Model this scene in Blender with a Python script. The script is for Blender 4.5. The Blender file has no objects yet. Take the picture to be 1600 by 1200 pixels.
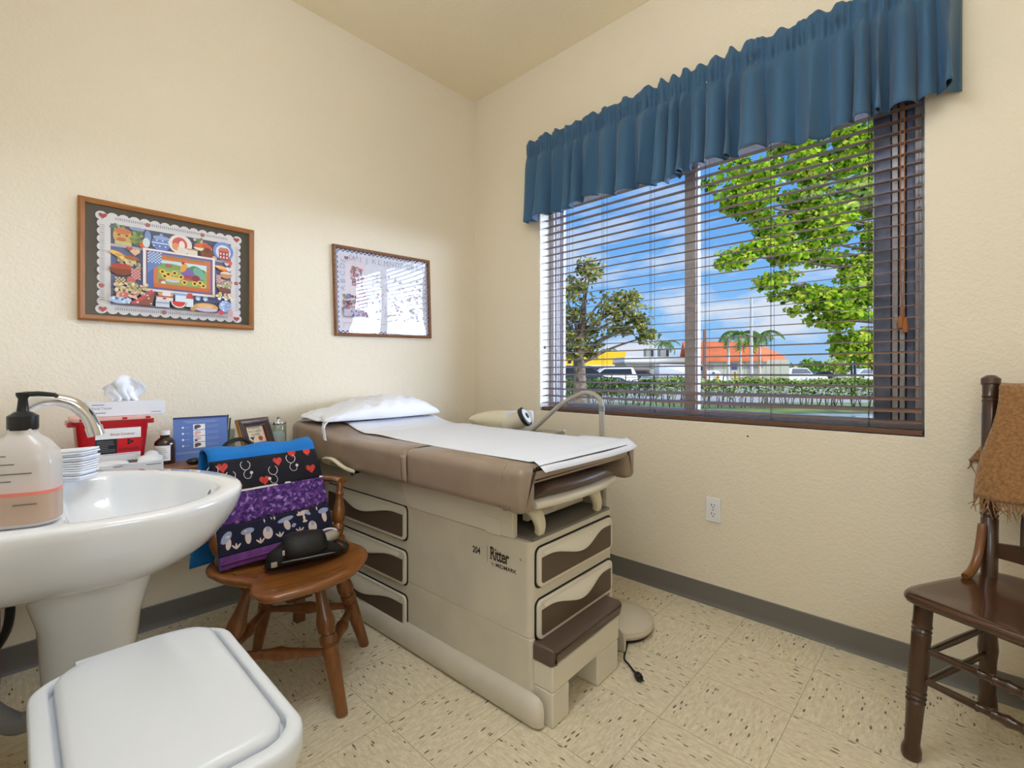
import bpy, bmesh, math, random
from math import pi, sin, cos, radians as R
from mathutils import Vector, Matrix
S = bpy.context.scene
COL = S.collection
random.seed(7)

# ------------------------------------------------------------------ camera
EYE = 1.094
cd = bpy.data.cameras.new('camera'); cam = bpy.data.objects.new('camera', cd); COL.objects.link(cam)
cam.location = (0, 0, EYE); cam.rotation_euler = (pi/2, 0, -math.atan2(780, 739))
cd.sensor_fit = 'HORIZONTAL'; cd.sensor_width = 36; cd.lens = 36*739/1600
cd.shift_y = -17/1600; cd.clip_start = .02; cd.clip_end = 500
S.camera = cam
vs = S.view_settings
vs.view_transform = 'Standard'; vs.look = 'None'; vs.gamma = 1; vs.use_curve_mapping = False
vs.exposure = -0.07
S.display_settings.display_device = 'sRGB'
cy = S.cycles
cy.max_bounces = 10; cy.diffuse_bounces = 5; cy.glossy_bounces = 4; cy.transparent_max_bounces = 16
cy.transmission_bounces = 6; cy.caustics_reflective = False; cy.caustics_refractive = False
cy.use_denoising = True; cy.sample_clamp_indirect = 6

def lin(c):
    return tuple(((v/255)/12.92 if v/255 <= .04045 else ((v/255+.055)/1.055)**2.4) for v in c[:3]) + (1,)

def nd(nt, typ, ins=None, **attrs):
    n = nt.nodes.new(typ)
    for k, v in attrs.items(): setattr(n, k, v)
    for k, v in (ins or {}).items():
        s = n.inputs[k]
        if isinstance(v, bpy.types.NodeSocket): nt.links.new(v, s)
        else: s.default_value = v
    return n
def mth(nt, op, a, b=0.0, c=None, clamp=False):
    i = {0: a, 1: b}
    if c is not None: i[2] = c
    return nd(nt, 'ShaderNodeMath', i, operation=op, use_clamp=clamp).outputs[0]
def mixc(nt, f, a, b, blend='MIX'):
    n = nt.nodes.new('ShaderNodeMix'); n.data_type = 'RGBA'; n.blend_type = blend
    for k, v in ((0, f), (6, a), (7, b)):
        if isinstance(v, bpy.types.NodeSocket): nt.links.new(v, n.inputs[k])
        else: n.inputs[k].default_value = v
    return n.outputs[2]
def ramp(nt, fac, stops, interp='LINEAR'):
    n = nt.nodes.new('ShaderNodeValToRGB'); n.color_ramp.interpolation = interp
    e = n.color_ramp.elements
    while len(e) < len(stops): e.new(.5)
    for el, (p, c) in zip(e, stops):
        el.position = p; el.color = c if len(c) == 4 else lin(c)
    nt.links.new(fac, n.inputs[0]); return n.outputs[0]

# ------------------------------------------------------------------ world: blue sky, low clouds, an added bright lobe out of view as fill through the window
w = bpy.data.worlds.new('sky'); S.world = w; w.use_nodes = True
nt = w.node_tree; nt.nodes.clear()
tc = nd(nt, 'ShaderNodeTexCoord').outputs['Generated']
sep = nd(nt, 'ShaderNodeSeparateXYZ', {0: tc})
el = sep.outputs[2]
skyc = ramp(nt, el, [(0, (.42, .64, .92, 1)), (.10, (.30, .60, 1.0, 1)), (.30, (.16, .45, .96, 1)), (.8, (.05, .20, .62, 1))])
mp = nd(nt, 'ShaderNodeMapping', {0: tc, 'Scale': (2.6, 2.6, 7.5), 'Location': (.35, 1.9, .2)})
cl = nd(nt, 'ShaderNodeTexNoise', {'Vector': mp.outputs[0], 'Scale': 1.5, 'Detail': 7, 'Roughness': .55}).outputs[0]
band = ramp(nt, el, [(.0, (1, 1, 1, 1)), (.16, (.85, .85, .85, 1)), (.34, (.45, .45, .45, 1)), (.7, (.3, .3, .3, 1))])
cm = mth(nt, 'MULTIPLY', ramp(nt, cl, [(.50, (0, 0, 0, 1)), (.62, (1, 1, 1, 1))]), band)
c1 = mixc(nt, cm, skyc, (.86, .88, .95, 1))
hz = nd(nt, 'ShaderNodeVectorMath', {0: nd(nt, 'ShaderNodeCombineXYZ', {0: sep.outputs[0], 1: sep.outputs[1]}).outputs[0]}, operation='NORMALIZE').outputs[0]
dt = nd(nt, 'ShaderNodeVectorMath', {0: hz, 1: (.58, -.815, 0)}, operation='DOT_PRODUCT').outputs['Value']
lobe = ramp(nt, dt, [(.52, (0, 0, 0, 1)), (.80, (1, 1, 1, 1))])
upm = ramp(nt, el, [(.0, (.55, .55, .55, 1)), (.015, (1, 1, 1, 1)), (.13, (1, 1, 1, 1)), (.30, (0, 0, 0, 1))])
lobe = mth(nt, 'MULTIPLY', lobe, upm)
c2 = mixc(nt, lobe, c1, (19, 21.5, 26.5, 1))
bg = nd(nt, 'ShaderNodeBackground', {0: c2, 1: 1.0})
out = nd(nt, 'ShaderNodeOutputWorld', {0: bg.outputs[0]})

sl = bpy.data.lights.new('sun', 'SUN'); sl.energy = 3.3; sl.angle = R(.6); sl.color = (1, .95, .86)
sun = bpy.data.objects.new('sun', sl); COL.objects.link(sun)
sun.rotation_euler = Vector((.62, .30, -.95)).to_track_quat('-Z', 'Y').to_euler()

# added fill lights, out of view: two drum pendants and a floor lamp
FILL_PENDANTS = [(.28, .52), (.72, .72)]
FILL_PENDANT_STRENGTH = 15.2
FILL_FLOOR_STRENGTH = 9.5
FILL_COLOUR = (224, 238, 255)
# ------------------------------------------------------------------ materials
M = {}
def mat(name, c, rough=.5, metal=0, var=None, bump=None, coat=0, spec=.5, sheen=0, emit=None, c2=None, grain=None, sss=0):
    m = bpy.data.materials.new(name); m.use_nodes = True
    nt = m.node_tree; b = nt.nodes['Principled BSDF']
    b.inputs['Roughness'].default_value = rough; b.inputs['Metallic'].default_value = metal
    b.inputs['Specular IOR Level'].default_value = spec
    b.inputs['Coat Weight'].default_value = coat; b.inputs['Coat Roughness'].default_value = .08
    b.inputs['Sheen Weight'].default_value = sheen
    b.inputs['Base Color'].default_value = lin(c)
    tc = nd(nt, 'ShaderNodeTexCoord').outputs['Object']
    if grain:                                   # (axis, scale): streaks along an axis between the two colours
        sc = [grain[1]]*3; sc[grain[0]] = grain[1]*.06
        mp = nd(nt, 'ShaderNodeMapping', {0: tc, 'Scale': sc}).outputs[0]
        n = nd(nt, 'ShaderNodeTexNoise', {'Vector': mp, 'Scale': 1, 'Detail': 6, 'Roughness': .6, 'Distortion': .6}).outputs[0]
        nt.links.new(ramp(nt, n, [(.3, c), (.7, c2 or tuple(v*.7 for v in c))]), b.inputs['Base Color'])
    elif var:                                   # (scale, amount)
        n = nd(nt, 'ShaderNodeTexNoise', {'Vector': tc, 'Scale': var[0], 'Detail': 4}).outputs[0]
        d = c2 or tuple(v*(1-var[1]) for v in c)
        nt.links.new(ramp(nt, n, [(.35, c), (.68, d)]), b.inputs['Base Color'])
    if bump:                                    # (scale, strength, distance)
        n = nd(nt, 'ShaderNodeTexNoise', {'Vector': tc, 'Scale': bump[0], 'Detail': 3}).outputs[0]
        bp = nd(nt, 'ShaderNodeBump', {'Height': n, 'Strength': bump[1], 'Distance': bump[2] if len(bump) > 2 else .002})
        nt.links.new(bp.outputs[0], b.inputs['Normal'])
    if emit:
        b.inputs['Emission Color'].default_value = lin(emit[0]); b.inputs['Emission Strength'].default_value = emit[1]
    M[name] = m; return m
def glassmat(name, tint=(255, 255, 255), refl=1.0, rough=.0, thick=0.0):
    m = bpy.data.materials.new(name); m.use_nodes = True; nt = m.node_tree; nt.nodes.clear()
    bf = nd(nt, 'ShaderNodeNewGeometry').outputs['Backfacing']
    fr = nd(nt, 'ShaderNodeFresnel', {0: mth(nt, 'SUBTRACT', 1.5, mth(nt, 'MULTIPLY', bf, 1.5-1/1.5))}).outputs[0]   # thin sheet: same reflectance from both sides
    fr = mth(nt, 'MULTIPLY', fr, refl, clamp=True)
    t = nd(nt, 'ShaderNodeBsdfTransparent', {0: lin(tint)}).outputs[0]
    g = nd(nt, 'ShaderNodeBsdfGlossy', {0: (1, 1, 1, 1), 'Roughness': rough}).outputs[0]
    x = nd(nt, 'ShaderNodeMixShader', {0: fr, 1: t, 2: g}).outputs[0]
    if thick:
        d = nd(nt, 'ShaderNodeBsdfDiffuse', {0: lin(tint)}).outputs[0]
        x = nd(nt, 'ShaderNodeMixShader', {0: thick, 1: x, 2: d}).outputs[0]
    nd(nt, 'ShaderNodeOutputMaterial', {0: x}); M[name] = m
def leafmat(name, c):
    m = bpy.data.materials.new(name); m.use_nodes = True; nt = m.node_tree; nt.nodes.clear()
    d = nd(nt, 'ShaderNodeBsdfDiffuse', {0: lin(c)}).outputs[0]
    t = nd(nt, 'ShaderNodeBsdfTranslucent', {0: lin(c)}).outputs[0]
    x = nd(nt, 'ShaderNodeMixShader', {0: .38, 1: d, 2: t}).outputs[0]
    nd(nt, 'ShaderNodeOutputMaterial', {0: x}); M[name] = m

def wallmat(name, c):
    m = bpy.data.materials.new(name); m.use_nodes = True; nt = m.node_tree; b = nt.nodes['Principled BSDF']
    b.inputs['Roughness'].default_value = .55; b.inputs['Base Color'].default_value = lin(c)
    b.inputs['Specular IOR Level'].default_value = .3
    tc = nd(nt, 'ShaderNodeTexCoord').outputs['Object']
    n1 = nd(nt, 'ShaderNodeTexNoise', {'Vector': tc, 'Scale': 95, 'Detail': 2}).outputs[0]
    n2 = nd(nt, 'ShaderNodeTexNoise', {'Vector': tc, 'Scale': 38, 'Detail': 1}).outputs[0]
    h = ramp(nt, mth(nt, 'ADD', n1, mth(nt, 'MULTIPLY', n2, .7)), [(.72, (0, 0, 0, 1)), (.95, (1, 1, 1, 1))])
    bp = nd(nt, 'ShaderNodeBump', {'Height': h, 'Strength': .32, 'Distance': .0022})
    nt.links.new(bp.outputs[0], b.inputs['Normal']); M[name] = m
wallmat('cream_wall', (236, 225, 204)); wallmat('ceiling_paint', (248, 233, 204))
mat('reveal_paint', (236, 232, 226), .5, bump=(60, .15))

# vinyl composition tile: 12 inch squares, chips running alternately along x and y
m = bpy.data.materials.new('vinyl_tile'); m.use_nodes = True; nt = m.node_tree; b = nt.nodes['Principled BSDF']
tc = nd(nt, 'ShaderNodeTexCoord').outputs['Object']; sp = nd(nt, 'ShaderNodeSeparateXYZ', {0: tc})
T = .3048
tx = mth(nt, 'DIVIDE', mth(nt, 'SUBTRACT', sp.outputs[0], .1958-T*40), T); ty = mth(nt, 'DIVIDE', mth(nt, 'SUBTRACT', sp.outputs[1], .0864-T*40), T)
fx, fy = mth(nt, 'FRACT', tx), mth(nt, 'FRACT', ty)
par = mth(nt, 'MODULO', mth(nt, 'ADD', mth(nt, 'FLOOR', tx), mth(nt, 'FLOOR', ty)), 2.0)
v1 = nd(nt, 'ShaderNodeMapping', {0: tc, 'Scale': (125, 34, 1)}).outputs[0]
v2 = nd(nt, 'ShaderNodeMapping', {0: tc, 'Scale': (34, 125, 1)}).outputs[0]
mv = nt.nodes.new('ShaderNodeMix'); mv.data_type = 'VECTOR'
nt.links.new(par, mv.inputs[0]); nt.links.new(v1, mv.inputs[4]); nt.links.new(v2, mv.inputs[5]); vec = mv.outputs[1]
vo = nd(nt, 'ShaderNodeTexVoronoi', {'Vector': vec, 'Scale': 1.0, 'Randomness': 1})
rnd = nd(nt, 'ShaderNodeSeparateColor', {0: vo.outputs['Color']})
dark = mth(nt, 'MULTIPLY', mth(nt, 'LESS_THAN', vo.outputs['Distance'], mth(nt, 'MULTIPLY', rnd.outputs[1], .42)), mth(nt, 'GREATER_THAN', rnd.outputs[0], .72))
vo2 = nd(nt, 'ShaderNodeTexVoronoi', {'Vector': vec, 'Scale': 1.9, 'Randomness': 1}); r2 = nd(nt, 'ShaderNodeSeparateColor', {0: vo2.outputs['Color']})
soft = mth(nt, 'MULTIPLY', mth(nt, 'LESS_THAN', vo2.outputs['Distance'], .36), mth(nt, 'GREATER_THAN', r2.outputs[2], .55))
mn = nd(nt, 'ShaderNodeTexNoise', {'Vector': vec, 'Scale': .8, 'Detail': 5}).outputs[0]
base = ramp(nt, mn, [(.3, (212, 198, 168)), (.7, (236, 225, 198))])
base = mixc(nt, mth(nt, 'MULTIPLY', soft, .5), base, lin((198, 183, 152)))
base = mixc(nt, mth(nt, 'MULTIPLY', dark, .85), base, lin((92, 78, 62)))
edge = mth(nt, 'MINIMUM', mth(nt, 'MINIMUM', fx, mth(nt, 'SUBTRACT', 1.0, fx)), mth(nt, 'MINIMUM', fy, mth(nt, 'SUBTRACT', 1.0, fy)))
line = mth(nt, 'LESS_THAN', edge, .0035)
base = mixc(nt, mth(nt, 'MULTIPLY', line, .55), base, lin((120, 104, 80)))
nt.links.new(base, b.inputs['Base Color'])
rn = nd(nt, 'ShaderNodeTexNoise', {'Vector': tc, 'Scale': 7, 'Detail': 3}).outputs[0]
nt.links.new(ramp(nt, rn, [(.3, (.11, .11, .11, 1)), (.7, (.22, .22, .22, 1))]), b.inputs['Roughness'])
bn = nd(nt, 'ShaderNodeBump', {'Height': rn, 'Strength': .12, 'Distance': .004}); nt.links.new(bn.outputs[0], b.inputs['Normal'])
M['vinyl_tile'] = m

mat('gray_vinyl', (112, 108, 103), .45); mat('aluminium', (226, 224, 232), .38, .0, var=(30, .1)); mat('dark_slate', (146, 156, 190), .5, var=(14, .25))
mat('slat_wood', (156, 124, 104), .42, grain=(1, 60), c2=(134, 104, 86)); mat('blind_rail', (104, 70, 52), .4); mat('cord_brown', (150, 92, 48), .7); mat('cord_dark', (70, 50, 42), .8)
mat('valance_blue', (56, 98, 134), .8, var=(260, .10), bump=(420, .25, .001), sheen=.2); mat('steel', (200, 200, 204), .22, 1)
glassmat('window_glass', (250, 253, 255), .07); glassmat('picture_glass', (255, 255, 255), 1.3); glassmat('jar_glass', (236, 242, 240), 1.6, thick=.06)
mat('oak_frame', (176, 116, 58), .42, grain=(0, 70), c2=(140, 86, 40)); mat('oak_frame_v', (176, 116, 58), .42, grain=(2, 70), c2=(140, 86, 40)); mat('oak_dark', (142, 98, 64), .4, grain=(0, 70), c2=(110, 70, 44)); mat('mat_black', (56, 50, 46), .8)
mat('shell_beige', (216, 207, 190), .42, var=(6, .05)); mat('shell_light', (224, 216, 200), .35); mat('drawer_brown', (94, 78, 65), .5); mat('gap_dark', (26, 23, 20), .8)
mat('vinyl_taupe', (160, 140, 122), .33, bump=(260, .12, .001), var=(9, .08)); mat('vinyl_dark', (92, 74, 64), .32); mat('logo_dark', (52, 40, 30), .6); mat('logo_red', (150, 70, 60), .6)
mat('tray_gray', (120, 114, 106), .35); mat('paper_white', (238, 240, 248), .85, bump=(40, .2, .003)); mat('pillow_white', (240, 242, 250), .9, bump=(26, .35, .006)); mat('cream_plastic', (226, 216, 188), .4)
mat('lamp_beige', (206, 196, 176), .4); mat('lamp_grey', (168, 160, 146), .35); mat('black_plastic', (22, 22, 24), .35); mat('white_plastic', (236, 236, 238), .3); mat('grey_plastic', (120, 128, 132), .4)
mat('ceramic', (236, 237, 240), .08, coat=.6); mat('bin_white', (226, 228, 232), .3); mat('chrome', (222, 222, 226), .06, 1); mat('trap_grey', (150, 150, 148), .4)
glassmat('soap_plastic', (240, 236, 232), 1.2, .05, thick=.55); mat('soap_liquid', (190, 164, 146), .25); mat('soap_line', (232, 132, 120), .3); mat('print_grey', (120, 118, 118), .6); mat('print_red', (188, 60, 56), .6)
mat('golden_oak', (142, 88, 42), .28, grain=(2, 30), c2=(104, 60, 27), coat=.3); mat('golden_seat', (150, 92, 43), .25, grain=(0, 26), c2=(126, 76, 35), coat=.4); mat('brace_oak', (126, 78, 40), .28, coat=.3); mat('dark_oak', (76, 48, 29), .28, grain=(2, 34), c2=(52, 32, 20), coat=.35); mat('dark_seat', (86, 53, 33), .22, grain=(1, 26), c2=(66, 40, 26), coat=.4); mat('block_wood', (70, 40, 24), .4)
mat('towel_brown', (168, 120, 70), .95, var=(110, .22), bump=(170, .8, .006), sheen=.4); mat('red_plastic', (190, 22, 34), .3, coat=.2); mat('pink_lid', (232, 178, 172), .35); mat('label_white', (240, 240, 240), .6); mat('label_black', (24, 26, 34), .6); mat('label_red', (205, 20, 30), .5); mat('carton_white', (232, 233, 238), .6); mat('brown_glass', (52, 34, 28), .12, coat=.4)
mat('pamphlet_blue', (94, 122, 186), .4); mat('pamphlet_navy', (40, 52, 104), .4); mat('frame_brown', (62, 40, 32), .3); mat('frame_edge', (170, 120, 62), .3); mat('note_paper', (226, 208, 180), .7); mat('pen_teal', (40, 92, 96), .4); mat('desk_wood', (150, 100, 60), .4, grain=(0, 20), c2=(120, 76, 42)); mat('tumbler_tan', (176, 156, 120), .3)
mat('quilt_blue', (18, 116, 196), .85, bump=(60, .4, .004)); mat('quilt_black', (22, 20, 30), .9, bump=(300, .3)); mat('quilt_navy', (24, 26, 52), .9, bump=(300, .3)); mat('quilt_violet', (116, 58, 132), .9, var=(40, .2)); mat('heart_red', (222, 66, 58), .8, var=(90, .25)); mat('print_white', (226, 220, 224), .85); mat('print_blush', (226, 206, 200), .85); mat('print_bluegrey', (160, 170, 206), .85); mat('bag_black', (20, 19, 21), .6, bump=(160, .4, .003))
m = mat('quilt_purple', (80, 42, 118), .9); nt = m.node_tree; b = nt.nodes['Principled BSDF']
tc = nd(nt, 'ShaderNodeTexCoord').outputs['Object']
vo = nd(nt, 'ShaderNodeTexVoronoi', {'Vector': tc, 'Scale': 110}, distance='CHEBYCHEV'); r = nd(nt, 'ShaderNodeSeparateColor', {0: vo.outputs['Color']}).outputs[0]
nt.links.new(ramp(nt, r, [(0, (44, 28, 92)), (.4, (82, 44, 118)), (.75, (104, 60, 140)), (.93, (150, 110, 190)), (1, (176, 140, 210))]), b.inputs['Base Color'])
# exterior
mat('asphalt', (176, 172, 168), .9, var=(3, .15)); mat('grass', (128, 146, 66), .95, var=(1.2, .3), c2=(92, 112, 46)); mat('concrete', (214, 208, 200), .85, var=(2, .1)); mat('stucco_beige', (186, 184, 160), .9); mat('stucco_white', (226, 222, 212), .9); mat('stucco_yellow', (244, 190, 32), .8); mat('roof_orange', (226, 118, 66), .8, var=(.8, .12)); mat('bark', (150, 128, 108), .95, var=(6, .35), bump=(14, .6, .02)); mat('pole_brown', (150, 112, 92), .9); mat('pole_white', (190, 182, 170), .8); mat('car_white', (226, 228, 232), .25, coat=.5); mat('car_dark', (48, 54, 66), .25, coat=.5); mat('car_glass', (36, 40, 48), .1); mat('tyre', (30, 30, 30), .8); mat('iron_black', (34, 34, 36), .6); mat('post_yellow', (240, 176, 40), .7); mat('trim_grey', (150, 146, 134), .8); mat('brick_red', (130, 80, 66), .9)
for n, c in dict(leaf_lime=(192, 218, 58), leaf_mid=(132, 174, 50), leaf_deep=(64, 104, 36), leaf_gold=(224, 218, 96), leaf_olive=(140, 142, 74), leaf_grey=(168, 158, 100), leaf_dusk=(92, 100, 54), hedge_pale=(186, 196, 120), hedge_mid=(128, 150, 70), hedge_deep=(82, 104, 48), frond=(86, 122, 60), frond_gold=(150, 164, 74)).items(): leafmat(n, c)

# ------------------------------------------------------------------ mesh builder
class MB:
    def __init__(s, M0=None): s.bm = bmesh.new(); s.mi = 0; s.M = M0 or Matrix()
    def v(s, p): return s.bm.verts.new(s.M @ Vector(p))
    def f(s, vs, mi=None):
        try:
            fc = s.bm.faces.new(vs); fc.material_index = s.mi if mi is None else mi; return fc
        except ValueError: return None
    def box(s, c, d, Rm=None):
        c = Vector(c); hx, hy, hz = (x/2 for x in d); q = []
        for x in (-hx, hx):
            for y in (-hy, hy):
                for z in (-hz, hz):
                    p = Vector((x, y, z)); q.append(s.v(c+(Rm @ p if Rm else p)))
        for i in ((0, 1, 3, 2), (4, 6, 7, 5), (0, 4, 5, 1), (2, 3, 7, 6), (0, 2, 6, 4), (1, 5, 7, 3)): s.f([q[k] for k in i])
        return s
    def bb(s, x0, x1, y0, y1, z0, z1): return s.box(((x0+x1)/2, (y0+y1)/2, (z0+z1)/2), (abs(x1-x0), abs(y1-y0), abs(z1-z0)))
    def poly(s, pts, mi=None): return s.f([s.v(p) for p in pts], mi)
    def loft(s, rings, caps=(1, 1), closed=True):
        V = [[s.v(p) for p in r] for r in rings]; n = len(V[0])
        for a, b in zip(V, V[1:]):
            for i in range(n if closed else n-1): s.f([a[i], a[(i+1) % n], b[(i+1) % n], b[i]])
        if closed and caps[0]: s.f(list(reversed(V[0])))
        if closed and caps[1]: s.f(V[-1])
        return s
    def prism(s, pts, z0, z1, P=None):
        P = P or (lambda x, y, z: (x, y, z))
        return s.loft([[P(x, y, z0) for x, y in pts], [P(x, y, z1) for x, y in pts]])
    def lathe(s, prof, seg=24, c=(0, 0, 0), A=None, sx=1, sy=1):
        c = Vector(c); rings = []
        for r, z in prof:
            rings.append([c+((A @ Vector((r*cos(t)*sx, r*sin(t)*sy, z))) if A else Vector((r*cos(t)*sx, r*sin(t)*sy, z))) for t in (2*pi*k/seg for k in range(seg))])
        return s.loft(rings)
    def turned(s, p0, p1, prof, seg=14):
        """prof: (fraction along p0->p1, radius)"""
        p0, p1 = Vector(p0), Vector(p1); d = p1-p0; A = d.to_track_quat('Z', 'Y').to_matrix()
        return s.lathe([(r, t*d.length) for t, r in prof], seg, p0, A)
    def cyl(s, p0, p1, r0, r1=None, seg=16): return s.turned(p0, p1, [(0, r0), (1, r0 if r1 is None else r1)], seg)
    def tube(s, pts, r, seg=10, closed=False, flat=None):
        pts = [Vector(p) for p in pts]; n = len(pts); rr = r if isinstance(r, (list, tuple)) else [r]*n
        rings = []; up = None
        for i in range(n):
            a = pts[(i-1) % n] if (closed or i > 0) else pts[i]; b = pts[(i+1) % n] if (closed or i < n-1) else pts[i]
            t = (b-a).normalized()
            if up is None: up = Vector((0, 0, 1)) if abs(t.z) < .9 else Vector((1, 0, 0))
            up = (up-t*up.dot(t)).normalized(); sd = t.cross(up)
            rings.append([pts[i]+(up*cos(q)*rr[i]*(flat or 1)+sd*sin(q)*rr[i]) for q in (2*pi*k/seg for k in range(seg))])
        if closed: rings.append(rings[0])
        return s.loft(rings, (0, 0) if closed else (1, 1))
    def grid(s, fn, nu, nv):
        V = [[s.v(fn(i/nu, j/nv)) for j in range(nv+1)] for i in range(nu+1)]
        for i in range(nu):
            for j in range(nv): s.f([V[i][j], V[i+1][j], V[i+1][j+1], V[i][j+1]])
        return s
    def ell(s, c, r, seg=16, rg=10, p=1.0, A=None):
        sg = lambda v, e: math.copysign(abs(v)**e, v)
        c = Vector(c); rings = []
        for j in range(rg+1):
            t = -pi/2+pi*j/rg; t = max(-pi/2+.02, min(pi/2-.02, t))
            ring = []
            for k in range(seg):
                q = 2*pi*k/seg; d = Vector((r[0]*sg(cos(t), p)*sg(cos(q), p), r[1]*sg(cos(t), p)*sg(sin(q), p), r[2]*sg(sin(t), p)))
                ring.append(c+(A @ d if A else d))
            rings.append(ring)
        return s.loft(rings)
    def text(s, body, size, P, sx=1.0, align='LEFT', depth=.0006, space=1.0, bold=0.0):
        """P(x, y, d) maps the letter plane (d outwards) into the mesh"""
        cu = bpy.data.curves.new('t', 'FONT'); cu.body = body; cu.size = size; cu.align_x = align; cu.space_character = space; cu.resolution_u = 3; cu.offset = bold
        ob = bpy.data.objects.new('t', cu); COL.objects.link(ob)
        me = bpy.data.meshes.new_from_object(ob.evaluated_get(bpy.context.evaluated_depsgraph_get()))
        vv = [s.v(P(q.co.x*sx, q.co.y, depth)) for q in me.vertices]
        for p in me.polygons: s.f([vv[i] for i in p.vertices])
        bpy.data.objects.remove(ob); bpy.data.curves.remove(cu); bpy.data.meshes.remove(me); return s
    def build(s, name, mats, parent=None, smooth=True, ang=38, bevel=0, seg=2, solid=0, sub=0, weld=True, fix=True):
        if weld: bmesh.ops.remove_doubles(s.bm, verts=s.bm.verts, dist=1e-6)
        if fix: bmesh.ops.recalc_face_normals(s.bm, faces=s.bm.faces)
        me = bpy.data.meshes.new(name); s.bm.to_mesh(me); s.bm.free()
        for q in (mats if isinstance(mats, (list, tuple)) else [mats]): me.materials.append(M[q])
        if smooth:
            me.polygons.foreach_set('use_smooth', [True]*len(me.polygons)); me.set_sharp_from_angle(angle=R(ang))
        o = bpy.data.objects.new(name, me); COL.objects.link(o)
        if parent is not None: o.parent = parent
        if solid:
            md = o.modifiers.new('solid', 'SOLIDIFY'); md.thickness = solid; md.offset = 0
        if bevel:
            md = o.modifiers.new('bevel', 'BEVEL'); md.width = bevel; md.segments = seg; md.limit_method = 'ANGLE'; md.angle_limit = R(35); md.harden_normals = True
        if sub:
            md = o.modifiers.new('sub', 'SUBSURF'); md.levels = sub; md.render_levels = sub
        return o
def tag(o, label=None, cat=None, group=None, kind=None):
    if label: o['label'] = label
    if cat: o['category'] = cat
    if group: o['group'] = group
    if kind: o['kind'] = kind
    return o
def thing(name, label, cat, loc=(0, 0, 0), rz=0, group=None):
    o = bpy.data.objects.new(name, None); o.empty_display_size = .1; COL.objects.link(o)
    o.location = loc; o.rotation_euler = (0, 0, rz); return tag(o, label, cat, group)
def struct(o, label=None): o['kind'] = 'structure'; return o
def rrect(x0, x1, y0, y1, r, n=5):
    p = []
    for cx, cy, a in ((x1-r, y1-r, 0), (x0+r, y1-r, pi/2), (x0+r, y0+r, pi), (x1-r, y0+r, 3*pi/2)):
        for k in range(n+1): p.append((cx+r*cos(a+pi/2*k/n), cy+r*sin(a+pi/2*k/n)))
    return p
def spline(pts, n=8, closed=False):
    pts = [Vector(p) for p in pts]; N = len(pts); o = []
    for i in range(N if closed else N-1):
        g = lambda k: pts[k % N] if closed else pts[max(0, min(N-1, k))]
        a, b, c, d = g(i-1), g(i), g(i+1), g(i+2)
        for k in range(n):
            t = k/n; o.append(.5*((2*b)+(c-a)*t+(2*a-5*b+4*c-d)*t*t+(3*b-a-3*c+d)*t**3))
    if not closed: o.append(pts[-1])
    return o
def lerp(a, b, t): return a+(b-a)*t
def interp(x, xs, ys):
    if x <= xs[0]: return ys[0]
    for i in range(len(xs)-1):
        if x <= xs[i+1]: return lerp(ys[i], ys[i+1], (x-xs[i])/(xs[i+1]-xs[i]))
    return ys[-1]
# ------------------------------------------------------------------ room shell
XL, XR, YB, YF, H = -.16, 2.266, 2.512, -1.45, 3.022       # left wall, window wall, far wall, wall behind the camera, ceiling
WY0, WY1, WZ0, WZ1 = .09, 1.91, .858, 2.21                  # window opening
WT = .22
struct(MB().bb(XL-.15, XR+WT, YF-.15, YB+.15, -.12, 0).build('floor', 'vinyl_tile', smooth=False))
cb = MB()
cb.bb(XL-.15, XR+WT, YF-.15, YB+.15, H, H+.15)
struct(cb.build('ceiling', 'ceiling_paint', smooth=False))
struct(MB().bb(XL-.15, XR, YB, YB+.15, 0, H).build('wall_back', 'cream_wall', smooth=False))
struct(MB().bb(XL-.15, XL, YF, YB, 0, H).build('wall_left', 'cream_wall', smooth=False))
struct(MB().bb(XL-.15, XR, YF-.15, YF, 0, H).build('wall_front', 'cream_wall', smooth=False))
wr = MB()
wr.bb(XR, XR+WT, YF-.15, WY0, 0, H).bb(XR, XR+WT, WY1, YB+.15, 0, H).bb(XR, XR+WT, WY0, WY1, 0, WZ0).bb(XR, XR+WT, WY0, WY1, WZ1, H)
hole = MB()
wall_r = struct(wr.build('wall_right', 'cream_wall', smooth=False))
rv = MB(); e = .003
rv.bb(XR+.004, XR+.20, WY1-e, WY1+e, WZ0, WZ1).bb(XR+.004, XR+.20, WY0-e, WY0+e, WZ0, WZ1).bb(XR+.004, XR+.20, WY0, WY1, WZ1-e, WZ1+e).bb(XR+.004, XR+.20, WY0, WY1, WZ0-e, WZ0+e)
struct(rv.build('trim_1', 'reveal_paint', smooth=False))
def base_prof(t, z): return [(0, 0), (.014, 0), (.010, .006), (.006, .014), (.004, .03), (.004, .096), (.002, .099), (0, .099)]
b = MB(); pr = base_prof(0, 0)
for y0, y1 in ((YF, .698), (.6986, YB)): b.loft([[(XR-x, y0, z) for x, z in pr], [(XR-x, y1, z) for x, z in pr]])
struct(b.build('baseboard_right', 'gray_vinyl', ang=25))
b = MB(); b.loft([[(XL, YB-x, z) for x, z in pr], [(XR, YB-x, z) for x, z in pr]])
struct(b.build('baseboard_back', 'gray_vinyl', ang=25))
b = MB(); b.loft([[(XL+x, YF, z) for x, z in pr], [(XL+x, YB, z) for x, z in pr]])
struct(b.build('baseboard_left', 'gray_vinyl', ang=25))

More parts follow.
